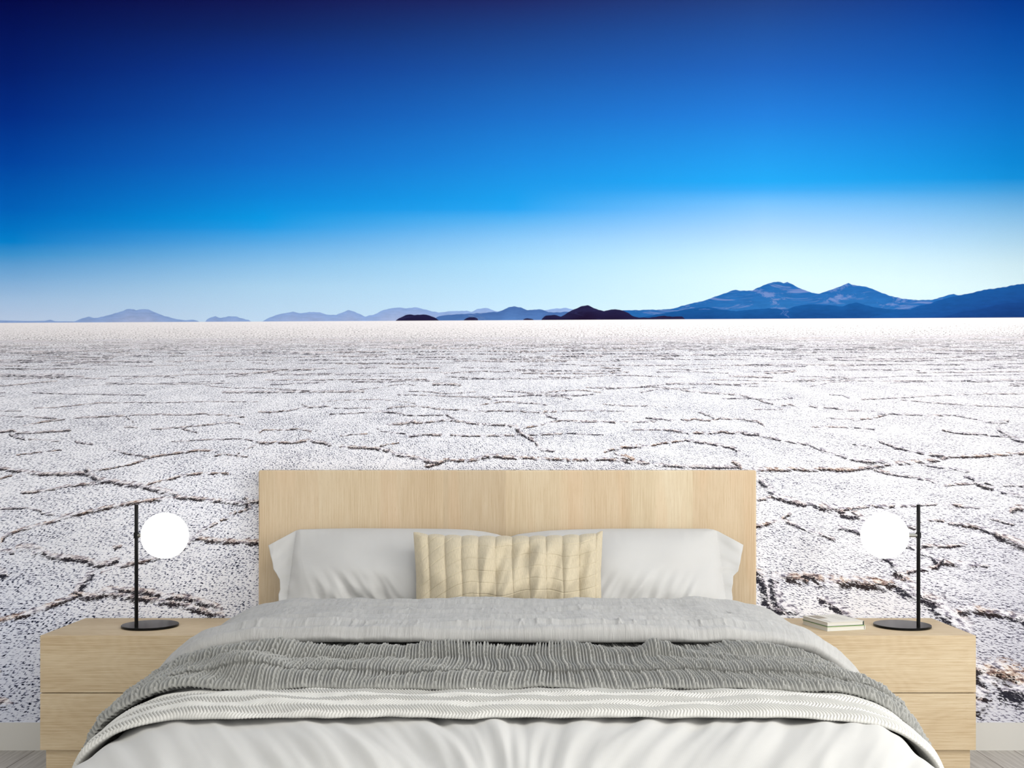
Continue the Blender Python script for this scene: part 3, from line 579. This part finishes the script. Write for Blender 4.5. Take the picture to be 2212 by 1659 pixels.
struct(box('baseboard_left', XL, XL + .012, YB, -0.012, 0, 0.1, M['paint']))

# ------------------------------------------------------------------ nightstands
def nightstand(name, x0, x1, label):
    r = empty(name, ((x0 + x1) / 2, -0.21, 0))
    tag(r, label, 'nightstand', 'oak nightstands beside the bed')
    ox, oy = -(x0 + x1) / 2, 0.21
    def b(nm, a0, a1, y0, y1, z0, z1, mat, par=r, bev=0.0012):
        return box(nm, a0 + ox, a1 + ox, y0 + oy, y1 + oy, z0, z1, mat, par, bev)
    b('body', x0, x1, -0.381, -0.014, 0.112, 0.5, M['oak'])
    b('plinth', x0 + 0.014, x1 - 0.014, -0.386, -0.03, 0.0, 0.112, M['oak2'])
    b('drawer', x0, x1, -0.4, -0.3815, 0.305, 0.5, M['oak'])
    b('drawer', x0, x1, -0.4, -0.3815, 0.109, 0.3022, M['oak2'])
    return r
nightstand('nightstand', -1.609, -1.043, 'light oak two-drawer nightstand left of the bed, only a lamp on top')
nightstand('nightstand', 1.016, 1.582, 'light oak two-drawer nightstand right of the bed, with books beside its lamp')

# ------------------------------------------------------------------ lamps
def lathe(bm, prof, cx, cy, n=64):
    rings = []
    for r, z in prof:
        rings.append([bm.verts.new((cx + r * math.cos(2 * math.pi * k / n), cy + r * math.sin(2 * math.pi * k / n), z)) for k in range(n)])
    for a, b in zip(rings[:-1], rings[1:]):
        for k in range(n):
            bm.faces.new((a[k], a[(k + 1) % n], b[(k + 1) % n], b[k]))
    bm.faces.new(rings[0]); bm.faces.new(rings[-1])
def cyl_between(bm, p0, p1, r, n=24, r2=None):
    p0, p1 = Vector(p0), Vector(p1); d = (p1 - p0); q = d.to_track_quat('Z', 'Y'); L = d.length
    r2 = r if r2 is None else r2
    A = [bm.verts.new(p0 + q @ Vector((r * math.cos(2 * math.pi * k / n), r * math.sin(2 * math.pi * k / n), 0))) for k in range(n)]
    B = [bm.verts.new(p0 + q @ Vector((r2 * math.cos(2 * math.pi * k / n), r2 * math.sin(2 * math.pi * k / n), L))) for k in range(n)]
    for k in range(n): bm.faces.new((A[k], A[(k + 1) % n], B[(k + 1) % n], B[k]))
    bm.faces.new(A); bm.faces.new(B)
def lamp(sgn, bxx, pxx, gxx, label, armmat):
    by, py_ = -(D - 3.82), -(D - 3.77)
    r = empty('table_lamp', (bxx, by, 0.5))
    tag(r, label, 'lamp', 'globe table lamps on the nightstands')
    bm = bmesh.new(); lathe(bm, [(0.094, 0.0002), (0.099, 0.0015), (0.099, 0.0075), (0.0975, 0.009)], 0, 0, 96)
    o = from_bm('base', bm, M['black'], r, smooth=False)
    dx, dy = pxx - bxx, py_ - by
    bm = bmesh.new(); cyl_between(bm, (dx, dy, 0.006), (dx, dy, 0.440), 0.0065)
    from_bm('pole', bm, M['black'], r, smooth=False)
    gx_, gy_, gz = gxx - bxx, py_ - by, 0.330
    ax = gx_ - sgn * 0.078
    bm = bmesh.new(); cyl_between(bm, (dx + sgn * 0.005, dy, gz + 0.001), (ax, dy, gz + 0.001), 0.0068)
    from_bm('arm', bm, armmat, r, smooth=False)
    bm = bmesh.new(); lathe(bm, [(0.0065, gz - 0.010), (0.0092, gz - 0.009), (0.0092, gz + 0.011), (0.0065, gz + 0.012)], dx, dy, 32)
    from_bm('clamp', bm, M['black'], r, smooth=False)
    bm = bmesh.new(); bmesh.ops.create_uvsphere(bm, u_segments=64, v_segments=40, radius=0.0815)
    o = from_bm('globe_shade', bm, M['globe'], r, smooth=True)
    o.location = (gx_, gy_, gz)
    return r
lamp(1, -1.298, -1.330, -1.229, 'black table lamp with glowing white globe on the left nightstand', M['steel'])
lamp(-1, 1.400, 1.439, 1.3195, 'black table lamp with glowing white globe on the right nightstand', M['steel'])

# ------------------------------------------------------------------ books
g = NG('book_cover_print')
u, v, _ = g.sep(g.obj())
def band(c, a, b): return g.m('MULTIPLY', g.m('GREATER_THAN', c, a), g.m('LESS_THAN', c, b))
base = lin4((214, 212, 204))
c = g.mix(g.m('MULTIPLY', band(u, 0.012, 0.055), band(v, 0.085, 0.155)), base, lin4((150, 140, 124)))
c = g.mix(g.m('MULTIPLY', band(u, 0.0125, 0.0165), band(v, 0.004, 0.16)), c, lin4((112, 104, 92)))
c = g.mix(g.m('MULTIPLY', band(u, 0.020, 0.0215), band(v, 0.004, 0.16)), c, lin4((112, 104, 92)))
rows = g.m('LESS_THAN', g.m('FRACT', g.m('MULTIPLY', u, 150.0)), 0.4)
letters = g.m('GREATER_THAN', g.noise(g.comb(g.m('MULTIPLY', u, 90.0), g.m('MULTIPLY', v, 520.0)), 1, 1), 0.46)
txt = g.m('MULTIPLY', g.m('MULTIPLY', rows, letters), g.m('MULTIPLY', band(u, 0.072, 0.11), band(v, 0.03, 0.13)))
c = g.mix(g.m('MULTIPLY', txt, 0.8), c, lin4((128, 128, 120)))
M['cover'] = g.bsdf(c, 0.45, 0.3)
M['cover2'] = plain('green_white_cover', (150, 186, 110), 0.5)
M['pages'] = None
g = NG('paper_edges')
u, v, z = g.sep(g.obj())
M['pages'] = g.bsdf(g.ramp(g.noise(g.comb(g.m('MULTIPLY', g.m('ADD', u, v), 3.0), g.m('MULTIPLY', z, 1600.0)), 1, 2), [(0.3, (196, 194, 186)), (0.7, (224, 222, 214))]), 0.8, 0.1)
M['spine'] = plain('teal_spine', (72, 92, 84), 0.5)
M['spine2'] = plain('white_spine', (222, 222, 216), 0.5)
def book(z0, th, x, y, rot, w_, l_, cover, spine, label, back):
    r = empty('book', (x, y, z0)); r.rotation_euler = (0, 0, rot)
    tag(r, label, 'book', 'books stacked on the right nightstand')
    box('page_block', 0.0015, w_ - 0.003, 0.002, l_ - 0.002, 0.0014, th - 0.0014, M['pages'], r)
    box('front_cover', 0, w_, 0, l_, th - 0.0013, th, cover, r)
    box('back_cover', 0, w_, 0, l_, 0, 0.0013, back, r)
    box('spine', w_ - 0.0012, w_ + 0.0008, 0, l_, 0.0, th, spine, r)
    return r
rot_b = math.radians(-15)
rot_b = math.atan2(0.039, 0.145)
book(0.5003, 0.0155, 1.1, -0.316, rot_b, 0.150, 0.166, M['cover2'], M['spine2'], 'white paperback book with green cover line, lower of the two books', M['spine2'])
book(0.5160, 0.0150, 1.1005, -0.3155, rot_b + 0.012, 0.1455, 0.163, M['cover'], M['spine'], 'off-white book with printed cover and dark spine, upper of the two books', M['spine'])

# ------------------------------------------------------------------ bed
bed = empty('bed', (-0.017, -1.1, 0))
tag(bed, 'double bed with a tall light oak headboard against the mural wall', 'bed')
def bedbox(nm, x0, x1, y0, y1, z0, z1, mat, bev=0.002):
    return box(nm, x0 + 0.017, x1 + 0.017, y0 + 1.1, y1 + 1.1, z0, z1, mat, bed, bev)
bedbox('headboard', -0.946, 0.912, -0.060, -0.014, 0.0, 1.0585, M['head'], 0.007)
bedbox('side_rail', -0.85, -0.82, -2.15, -0.060, 0.12, 0.30, M['oak'])
bedbox('side_rail', 0.79, 0.82, -2.15, -0.060, 0.12, 0.30, M['oak'])
bedbox('foot_rail', -0.85, 0.82, -2.18, -2.15, 0.12, 0.30, M['oak'])
for lx in (-0.84, 0.75):
    for ly in (-2.14, -0.14): bedbox('leg', lx, lx + .06, ly - .03, ly + .03, 0, 0.12, M['oak'])
bedbox('slatted_base', -0.82, 0.79, -2.15, -0.08, 0.2, 0.26, M['oak'])
bedbox('mattress', -0.80, 0.77, -2.13, -0.07, 0.27, 0.50, M['sheet'], 0.04)

# section profile of the made bed (right half): x, height
prof = np.array([(0,.567),(.15,.567),(.3,.567),(.5,.567),(.6,.5655),(.695,.559),(.77,.545),(.822,.52),(.858,.485),(.88,.44),(.89,.38),(.897,.3),(.90,.2),(.902,.1)])
def catmull(P, n=40):
    out = []
    Q = np.vstack([2 * P[0] - P[1], P, 2 * P[-1] - P[-2]])
    for i in range(1, len(Q) - 2):
        t = np.linspace(0, 1, n, endpoint=False)[:, None]
        p0, p1, p2, p3 = Q[i - 1], Q[i], Q[i + 1], Q[i + 2]
        out.append(0.5 * (2 * p1 + (p2 - p0) * t + (2 * p0 - 5 * p1 + 4 * p2 - p3) * t * t + (3 * p1 - p0 - 3 * p2 + p3) * t ** 3))
    return np.vstack(out + [P[-1:]])
pc = catmull(prof)
pa = np.concatenate([[0], np.cumsum(np.hypot(*np.diff(pc, axis=0).T))])
tg = np.gradient(pc, pa, axis=0)
tg /= np.linalg.norm(tg, axis=1)[:, None]
k_ = np.exp(-np.linspace(-2, 2, 41) ** 2); k_ /= k_.sum()
ny_s = np.convolve(np.pad(tg[:, 0], 20, mode='edge'), k_, 'valid'); nx_s = np.convolve(np.pad(-tg[:, 1], 20, mode='edge'), k_, 'valid')
ln = np.hypot(nx_s, ny_s); nx_s /= ln; ny_s /= ln
def section(a, off, Z, wl=0.0, wr=0.0):
    """arc a (signed), offset off outward, distance Z from camera plane -> x, y, z"""
    s = np.sign(a); aa = np.abs(a)
    X = np.interp(aa, pa, pc[:, 0]); Hh = np.interp(aa, pa, pc[:, 1])
    nx = np.interp(aa, pa, nx_s); nh = np.interp(aa, pa, ny_s)
    wide = np.where(s < 0, wl, wr) * sst(0.5, 0.9, X)
    X = X + nx * off + wide
    Hh = Hh + nh * off
    return s * X - 0.006, Z - D, Hh
AMAX = pa[-1]

def smooth_path(pts, n):
    P = np.array(pts, float); c = catmull(P, 24)
    L = np.concatenate([[0], np.cumsum(np.hypot(*np.diff(c[:, :2], axis=0).T))])
    t = np.linspace(0, L[-1], n)
    return np.stack([np.interp(t, L, c[:, i]) for i in range(c.shape[1])], -1), t

# --- white duvet over the mattress
def white_duvet():
    nu, nv = 620, 300
    a = np.linspace(-1.22, 1.22, nu)
    path, t = smooth_path([(3.75, -.004), (3.2, 0), (2.6, 0), (2.25, 0), (2.0, 0.0), (1.9, -.004), (1.85, -.02), (1.825, -.06), (1.82, -.14), (1.82, -.26)], nv)
    A, Tt = np.meshgrid(a, t)
    Z = np.tile(path[:, 0:1], (1, nu)); off = np.tile(path[:, 1:2], (1, nu))
    x, y, h = section(A, 0 * A, Z)
    # wrinkles: fan of soft folds
    zz = 2.3 - Z
    cxx = 0.02
    lean = np.tanh((A - cxx) / 0.12)
    q = A + lean * (-0.42) * zz * -1.0
    fold = pn(q / 0.055, zz / 0.42 + 3, 5) * 0.0052 + pn(q / 0.11 + 9, zz / 0.5, 6) * 0.007 + pn(q / 0.028, zz / 0.25, 9) * 0.0016
    amp = 0.55 + 0.65 * np.clip(pn(A / 0.35, Z / 0.3, 8) + 0.4, 0, 1)
    big = pn(A / 0.3, Z / 0.22, 12) * 0.006
    sidef = pn(A / 0.3 + 4, Z / 0.09, 15) * 0.010 * sst(.80, 1.0, np.abs(A))
    dd = fold * amp * 1.5 + big + sidef
    dd = dd - 0.003 * 0
    x2, y2, h2 = section(A, dd, Z, 0.008, 0.0)
    drop = off
    h2 = np.maximum(h2 + drop * sst(0.0, 1.0, 1.0), 0.10)
    shrink = 1 - 0.02 * sst(2.1, 1.85, Z)
    P = np.stack([x2 * shrink, y2, h2], -1)
    o = grid_mesh('white_duvet', P, M['sheet'], uv=np.stack([A, Tt], -1))
    tag(o, 'smooth white duvet spread over the foot of the bed', 'duvet')
white_duvet()

# --- herringbone quilt, turned back in a band
def band_offset(xpx):                                     # slow waviness of a hem
    return pn(xpx / 0.16, xpx * 0 + 2, 21) * 0.013 + pn(xpx / 0.06, xpx * 0 + 7, 22) * 0.007
def quilt():
    nu = 2200
    a = np.linspace(-1.12, 1.12, nu)
    path, t = smooth_path([(3.0, .016), (2.8, .016), (2.6, .017), (2.45, .020), (2.36, .025), (2.28, .026), (2.23, .023), (2.20, .018), (2.188, .013), (2.190, .009), (2.21, .0075), (2.28, .006)], 420)
    nv = len(t)
    A, Tt = np.meshgrid(a, t)
    hem = band_offset(A)
    fr = sst(2.7, 2.25, path[:, 0])[:, None]
    Z = path[:, 0:1] + hem * fr
    off = np.tile(path[:, 1:2], (1, nu))
    puff = pn(A / 0.12, Tt / 0.07, 31) * 0.006 + pn(A / 0.05, Tt / 0.05, 32) * 0.0022
    th = t[np.argmin(path[:, 0])]; top = sst(th + 0.008, th - 0.003, Tt)
    p = (t[-1] - Tt)
    row = 0.035
    ph = (p + hem * .4 + pn(A / 0.2, Tt / 0.2, 33) * 0.006) / row
    tri = np.abs((ph % 2.0) - 1.0)                        # 0..1..0 zigzag
    pitch = 0.0068
    wv = (A + tri * row * 0.52 + pn(A / 0.08, Tt / 0.05, 34) * 0.002) / pitch
    fr_ = wv % 1.0
    stripe = np.sqrt(np.clip(1 - ((2 * fr_ - 1) / 0.86) ** 2, 0, 1))
    seam = 1 - 0.6 * np.exp(-((np.abs(((ph + .5) % 1.0) - .5)) / 0.05) ** 2)
    disp = stripe * 0.0058 * seam + puff * (0.25 + 0.75 * top) 
    disp = disp * (1 - 0.6 * np.exp(-((Tt - th) / 0.008) ** 2))
    x, y, h = section(A, off + disp * (0.1 + 0.9 * top), Z, 0.010, 0.004)
    P = np.stack([x, y, h], -1)
    o = grid_mesh('herringbone_quilt', P, M['quilt'], uv=np.stack([A, Tt], -1))
    tag(o, 'white quilt with raised herringbone stitching, folded back below the knitted throw', 'quilt')
quilt()

# --- chunky knitted throw
def throw():
    nu = 1900
    a = np.linspace(-1.17, 1.17, nu)
    # path front hem -> back, offset above the base
    path, t = smooth_path([(2.45, .020), (2.39, .021), (2.374, .025), (2.370, .031), (2.378, .037), (2.41, .040), (2.46, .040), (2.472, .042), (2.475, .048), (2.490, .052), (2.52, .052), (2.56, .050), (2.590, .050), (2.602, .056), (2.618, .064), (2.645, .067), (2.675, .060), (2.69, .045), (2.73, .034), (2.82, .030), (2.95, .028)], 330)
    nv = len(t)
    A, Tt = np.meshgrid(a, t)
    off = np.tile(path[:, 1:2], (1, nu)); Z = np.tile(path[:, 0:1], (1, nu))
    # crest height from the photo, in bed x
    cx_ = np.array([-1.2,-.95,-.80,-.70,-.60,-.55,-.51,-.46,-.25,-.2,-.15,-.1,0,.06,.09,.14,.2,.25,.33,.345,.36,.40,.43,.5,.7,.9,1.2])
    ch_ = np.array([.0,.0,.004,.014,.030,.028,.018,.012,.010,.018,.024,.018,.008,.008,.014,.026,.018,.004,.008,.030,.034,.020,.004,.0,.0,.004,.01])
    crest = np.interp(a, cx_, ch_)[None, :] - 0.012
    isc = sst(2.585, 2.635, Z) * sst(2.74, 2.68, Z)
    off = off + crest * isc
    # right part flattens, left part ruffles
    flat = sst(.42, .62, A)
    off = off - isc * flat * 0.020
    back = sst(2.62, 2.72, Z)
    off = off + back * (0.022 * flat + 0.010 * sst(-.62, -.75, A))
    # lower layer step fades towards the left ruck
    off = off + pn(A / 0.16, Tt / 0.09, 41) * 0.007 + pn(A / 0.06, Tt / 0.06, 42) * 0.003
    # ruck on the left: a hump running down to the hem and the hem lifted into a hollow
    rx = A + 0.60 + (Z - 2.5) * 0.5
    hump = np.exp(-(rx / 0.07) ** 2) * sst(2.36, 2.45, Z) * sst(2.66, 2.55, Z)
    off = off + hump * 0.026
    hx = (A + 0.74) / 0.075
    lift = np.exp(-hx * hx) * sst(2.50, 2.38, Z)
    off = off + lift * 0.012
    Z = Z - hump * 0.02 + lift * 0.02
    hem = pn(A / 0.12, A * 0 + 3, 43) * 0.010
    Z = Z + hem * sst(2.6, 2.4, Z)
    # right: the hem line sweeps towards the foot at the sides; left: drapes further
    Z = Z - 0.03 * sst(.55, 1.0, np.abs(A)) * sst(2.75, 2.4, Z) * 0
    # knit relief
    skew = pn(A / 0.25, Tt / 0.14, 45) * 0.012 + (Tt - .2) * 0.12 * np.tanh(A / .5)
    Pd = 0.033
    u = ((A + skew) / Pd) % 1.0
    col = np.floor((A + skew) / Pd)
    rel = np.zeros_like(u)
    # braid column
    uu = (u / 0.45) * 2 - 1
    inb = np.abs(uu) < 1
    strand = np.clip(1 - ((np.abs(uu) - 0.5) / 0.5) ** 2, 0, 1) ** 0.42
    phs = Tt / 0.0155 + np.abs(uu) * 0.8 + col * 0.37
    lobe = np.abs(np.sin(math.pi * phs)) ** 0.7
    rel = np.where(inb, strand * (0.35 + 0.65 * lobe) * 0.0135, rel)
    for c0 in (0.60, 0.82):
        q = (u - c0) / 0.074
        cord = np.clip(1 - q * q, 0, 1) ** 0.45
        bead = 0.86 + 0.14 * np.abs(np.sin(math.pi * (Tt / 0.0085 + c0 * 9)))
        rel = np.where(np.abs(q) < 1, np.maximum(rel, cord * bead * 0.0105), rel)
    tz = t[np.argmin(path[:, 0])]
    rel *= 1 - 0.78 * np.exp(-((Tt - tz) / 0.012) ** 2) - 0.8 * sst(tz - 0.01, tz - 0.03, Tt)
    rel *= 1.0 + 0.25 * pn(A / .05, Tt / .05, 47)
    tap = sst(2.86, 2.60, Z)
    x, y, h = section(A, off * (1 - 0.45 * (1 - tap) * sst(.6, .9, np.abs(A))) + rel, Z, 0.034 * tap, 0.020 * tap)
    P = np.stack([x, y, h], -1)
    # displace the steep front faces along the path as well, so relief shows there too
    dZ = np.gradient(path[:, 0], t); dO = np.gradient(path[:, 1], t)
    L = np.hypot(dZ, dO); nz = (-dO / L)[:, None]          # component of the path normal along Z
    P[..., 1] += nz * rel * 0.9
    o = grid_mesh('knitted_throw', P, M['knit'], uv=np.stack([A, Tt], -1))
    tag(o, 'chunky grey cable-knit throw rumpled across the bed under the grey duvet edge', 'throw')
throw()

# --- grey duvet folded back under the pillows
def grey_duvet():
    nu, nv = 760, 300
    a = np.linspace(-1.08, 1.08, nu)
    path, t = smooth_path([(3.30, .006), (3.42, .012), (3.455, .040), (3.43, .074), (3.38, .089), (3.30, .087), (3.15, .084), (3.0, .088), (2.92, .092), (2.865, .086), (2.838, .074), (2.830, .058), (2.845, .047), (2.90, .044), (3.02, .040)], nv)
    A, Tt = np.meshgrid(a, t)
    Z = np.tile(path[:, 0:1], (1, nu)); off = np.tile(path[:, 1:2], (1, nu))
    top = sst(.035, .07, off)
    # long soft creases across the width
    cr = pn(A / 0.55, Tt / 0.045 + A * 0.8, 51) * 0.0095 + pn(A / 0.25, Tt / 0.03 - A * 1.2, 52) * 0.0045
    # two stitched rows with little V puckers
    puck = np.zeros_like(A)
    for tz, sd in ((2.90, 61), (3.16, 62)):
        dz = (Z - tz - pn(A / .3, A * 0, sd) * 0.012) / 0.016
        line = np.exp(-dz * dz)
        puck -= line * 0.0025 * (0.6 + 0.8 * pn(A / 0.03, A * 0 + 5, sd + 3))
        v_ = np.abs(((A / 0.046 + pn(A / .1, A * 0, sd + 5)) % 1.0) - 0.5)
        puck += np.exp(-((v_ - 0.06 * np.abs(dz)) / 0.05) ** 2) * np.exp(-(dz / 1.6) ** 2) * 0.0075 * np.clip(pn(A / .12, A * 0 + 8, sd) + .3, 0, 1)
    fine = pn(A / 0.012, Tt / 0.09, 55) * 0.0007 + pn(A / 0.03, Tt / 0.05, 56) * 0.0010
    edge = pn(A / 0.09, A * 0 + 1, 57) * 0.006
    off = off + (cr + puck + fine) * top + edge * top
    dome = 0.006 * np.cos(np.clip(A / 0.9, -1, 1) * math.pi / 2)
    Zs = Z + pn(A / 0.2, A * 0 + 9, 58) * 0.006
    # thins out a little towards the sides
    off = np.where(top > 0, off * (1 + 0.09 * sst(.62, .90, np.abs(A)) * sst(3.15, 2.9, Z)), off)
    # rear corners drop lower
    x, y, h = section(A, off, Zs, 0.014, -0.006)
    h = h + dome * top
    P = np.stack([x, y, h], -1)
    o = grid_mesh('grey_duvet', P, M['grey'], uv=np.stack([A, Tt], -1))
    tag(o, 'light grey crinkled duvet folded back below the pillows', 'duvet')
grey_duvet()

# ------------------------------------------------------------------ pillows and cushion
def pillow(name, Lp, Tp, Rp, ybot, Ztop, Zbot, crease, bulge, mat, label, cat, group=None, nu=300, nv=220, fn=None, cxl=None, flapturn=0.025):
    """outline in view units: left edge points, top edge points, right edge points; leaned from Zbot to Ztop"""
    a = np.linspace(0, 1, nu); b = np.linspace(0, 1, nv)
    A, B = np.meshgrid(a, b)
    Lp = np.array(Lp, float); Rp = np.array(Rp, float); Tp = np.array(Tp, float)
    yl, yr = Lp[-1, 1], Rp[-1, 1]
    # left/right x as function of b (bottom -> top)
    bl = (Lp[0, 1] - Lp[:, 1]) / (Lp[0, 1] - yl); br = (Rp[0, 1] - Rp[:, 1]) / (Rp[0, 1] - yr)
    XL_ = np.interp(B, bl, Lp[:, 0]); XR_ = np.interp(B, br, Rp[:, 0])
    XX = XL_ * (1 - A) + XR_ * A
    # top edge follows Tp as a function of the x reached at the top
    xt = Lp[-1, 0] * (1 - A) + Rp[-1, 0] * A
    YT = np.interp(xt, Tp[:, 0], Tp[:, 1])
    YB = ybot
    Zp = Zbot + (Ztop - Zbot) * B
    yy = YB + (YT - YB) * B
    X = (XX - CX) * Zp / F; Hh = HC - (yy - CY) * Zp / F
    c0, c1 = crease
    xc = cxl[0] + (cxl[1] - cxl[0]) * B if cxl else None
    if cxl and c0 > 0: s = np.clip((XX - xc) / (XR_ - xc), 0, 1)
    elif cxl: s = np.clip((XX - XL_) / (xc - XL_), 0, 1)
    else: s = np.clip((A - c0) / (c1 - c0), 0, 1)
    e1 = np.clip(4 * s * (1 - s), 0, 1) ** 0.6
    bb = B
    e2 = np.clip(4 * bb * (1 - bb), 0, 1) ** 0.45
    T = bulge * e1 * e2
    if fn is not None: T = T + fn(A, B, s) 
    Y = Zp - D - T
    # flaps outside the crease curl slightly forward
    if cxl and c0 > 0: out = np.clip((xc - XX) / 45.0, 0, 1)
    elif cxl: out = np.clip((XX - xc) / 45.0, 0, 1)
    else: out = np.zeros_like(A)
    Y = Y - out * flapturn * (0.5 + 0.5 * B)
    front = np.stack([X, Y, Hh], -1)
    rim = (B > 1e-6) & (B < 1 - 1e-6)
    Yb = np.where(rim, Zp - D + np.minimum(0.35 * bulge * e1 * e2, 0.03) + 0.004 - out * flapturn * (0.5 + 0.5 * B), Y)
    Yb = np.where(rim, np.maximum(Yb, Y + 0.004), Y)
    backp = np.stack([X, Yb, Hh], -1)[:, ::-1]
    P = np.concatenate([front, backp], axis=1)
    uv = np.concatenate([np.stack([X, Hh], -1), np.stack([X, Hh], -1)[:, ::-1]], axis=1)
    o = grid_mesh(name, P, mat, uv=uv, closed_u=True)
    bm = bmesh.new(); bm.from_mesh(o.data)
    bmesh.ops.remove_doubles(bm, verts=bm.verts, dist=2e-5)
    bm.to_mesh(o.data); bm.free()
    tag(o, label, cat, group)
    return o

def pill_fn(sgn, seed):
    def f(A, B, s):
        AA = A if sgn > 0 else 1 - A
        q = AA + (B - 0.3) * 0.18
        w1 = pn(q / 0.045, B / 0.5, seed) * 0.018 * sst(.62, .15, B) * sst(.1, .25, AA) * sst(.75, .45, AA)
        w2 = pn(AA / 0.22, B / 0.35, seed + 1) * 0.014
        w3 = pn(AA / 0.03, B / 0.3, seed + 2) * 0.003 * sst(.8, 1, B)
        w4 = pn(AA / 0.05, B / .2, seed + 4) * 0.006 * sst(.72, .9, AA)
        ins = sst(0, .06, s) * sst(1, .94, s)
        return (w1 + w2 + w3 * .8 + w4) * ins * sst(0, .08, B) * sst(1, .97, B) + pn(AA / 0.08, B / 0.16, seed + 7) * 0.008 * (1 - ins) * sst(.0, .1, B)
    return f
pillow('pillow', [(603, 1316), (603, 1300), (602, 1284), (606, 1273), (605, 1251), (600, 1240), (593, 1229), (592, 1218), (583, 1177)],
       [(583, 1177), (639, 1146), (648, 1143.5), (700, 1142), (768, 1141), (850, 1141.5), (920, 1142), (970, 1142.5), (1008, 1144), (1045, 1148), (1074, 1154), (1096, 1161)],
       [(1094, 1316), (1095, 1250), (1096, 1165)], 1316, 3.885, 3.72, (0.10, 1.0), 0.115, M['pillow'],
       'white cotton pillow on the left, its open end folded towards the headboard edge', 'pillow', 'white bed pillows', fn=pill_fn(1, 71), cxl=(617, 640))
pillow('pillow', [(1100, 1316), (1099, 1250), (1097.5, 1165)],
       [(1096, 1162), (1119, 1154), (1150, 1150), (1185, 1146), (1240, 1143.5), (1316, 1142), (1400, 1141.5), (1480, 1142), (1526, 1142), (1540, 1143.5), (1550, 1147), (1603, 1176)],
       [(1581, 1316), (1581, 1314), (1582, 1289), (1580, 1273), (1583, 1244), (1593, 1233), (1594, 1223), (1603, 1176)], 1316, 3.885, 3.72, (0.0, 0.895), 0.115, M['pillow'],
       'white cotton pillow on the right, its open end towards the right nightstand', 'pillow', 'white bed pillows', fn=pill_fn(-1, 81), cxl=(1570, 1547))

def cush_fn(A, B, s):
    n = 11.3
    ph = (A * n + 0.1 + pn(A * 3, B * 2, 93) * 0.06) % 1.0
    chan = np.sqrt(np.clip(1 - (2 * ph - 1) ** 2, 0, 1)) * 0.0105
    # curved stitched lines crossing the channels, bending down at the left edge
    cv = (B + 0.9 * np.exp(-A * 7.0) * 0.55 + 0.03 * np.sin(A * 17)) * 7.0
    gl = np.abs((cv % 1.0) - 0.5)
    groove = -0.0022 * np.exp(-(gl / 0.035) ** 2)
    q = A - (B - 0.4) * 0.16
    fold = pn(q / 0.075, B / 0.55, 95) * 0.032 * sst(.25, .45, A) * sst(1.0, .85, A) * sst(1.0, .75, B)
    wob = pn(A / .2, B / .3, 96) * 0.012
    fr = sst(0, .05, A) * sst(1, .95, A)
    return (chan + groove) * fr * sst(1.0, .97, B) + (fold + wob) * fr * sst(1.0, .9, B)
tops = []
xs_ = np.linspace(893, 1302, 240)
for xv in xs_:
    f_ = (xv - 893) / 409
    ph = (f_ * 11.3 + 0.1) % 1.0
    base_ = 1160 - 6.5 * (abs(2 * f_ - 1)) ** 2.2 - 4.0 * sst(.93, 1, np.array(f_)) - 2.5 * sst(.06, 0, np.array(f_))
    tops.append((xv, float(base_ - 4.2 * math.sqrt(max(0, 1 - (2 * ph - 1) ** 2)) + 1.2)))
pillow('cushion', [(898, 1332), (899, 1292), (899, 1245), (896, 1200), (893, 1151)], tops, [(1298, 1332), (1299, 1291), (1298, 1240), (1300, 1200), (1302, 1149)],
       1332, 3.68, 3.57, (0.0, 1.0), 0.085, M['tan'], 'beige quilted lumbar cushion with vertical channels leaning on the two white pillows', 'cushion', fn=cush_fn, nu=520, nv=260)
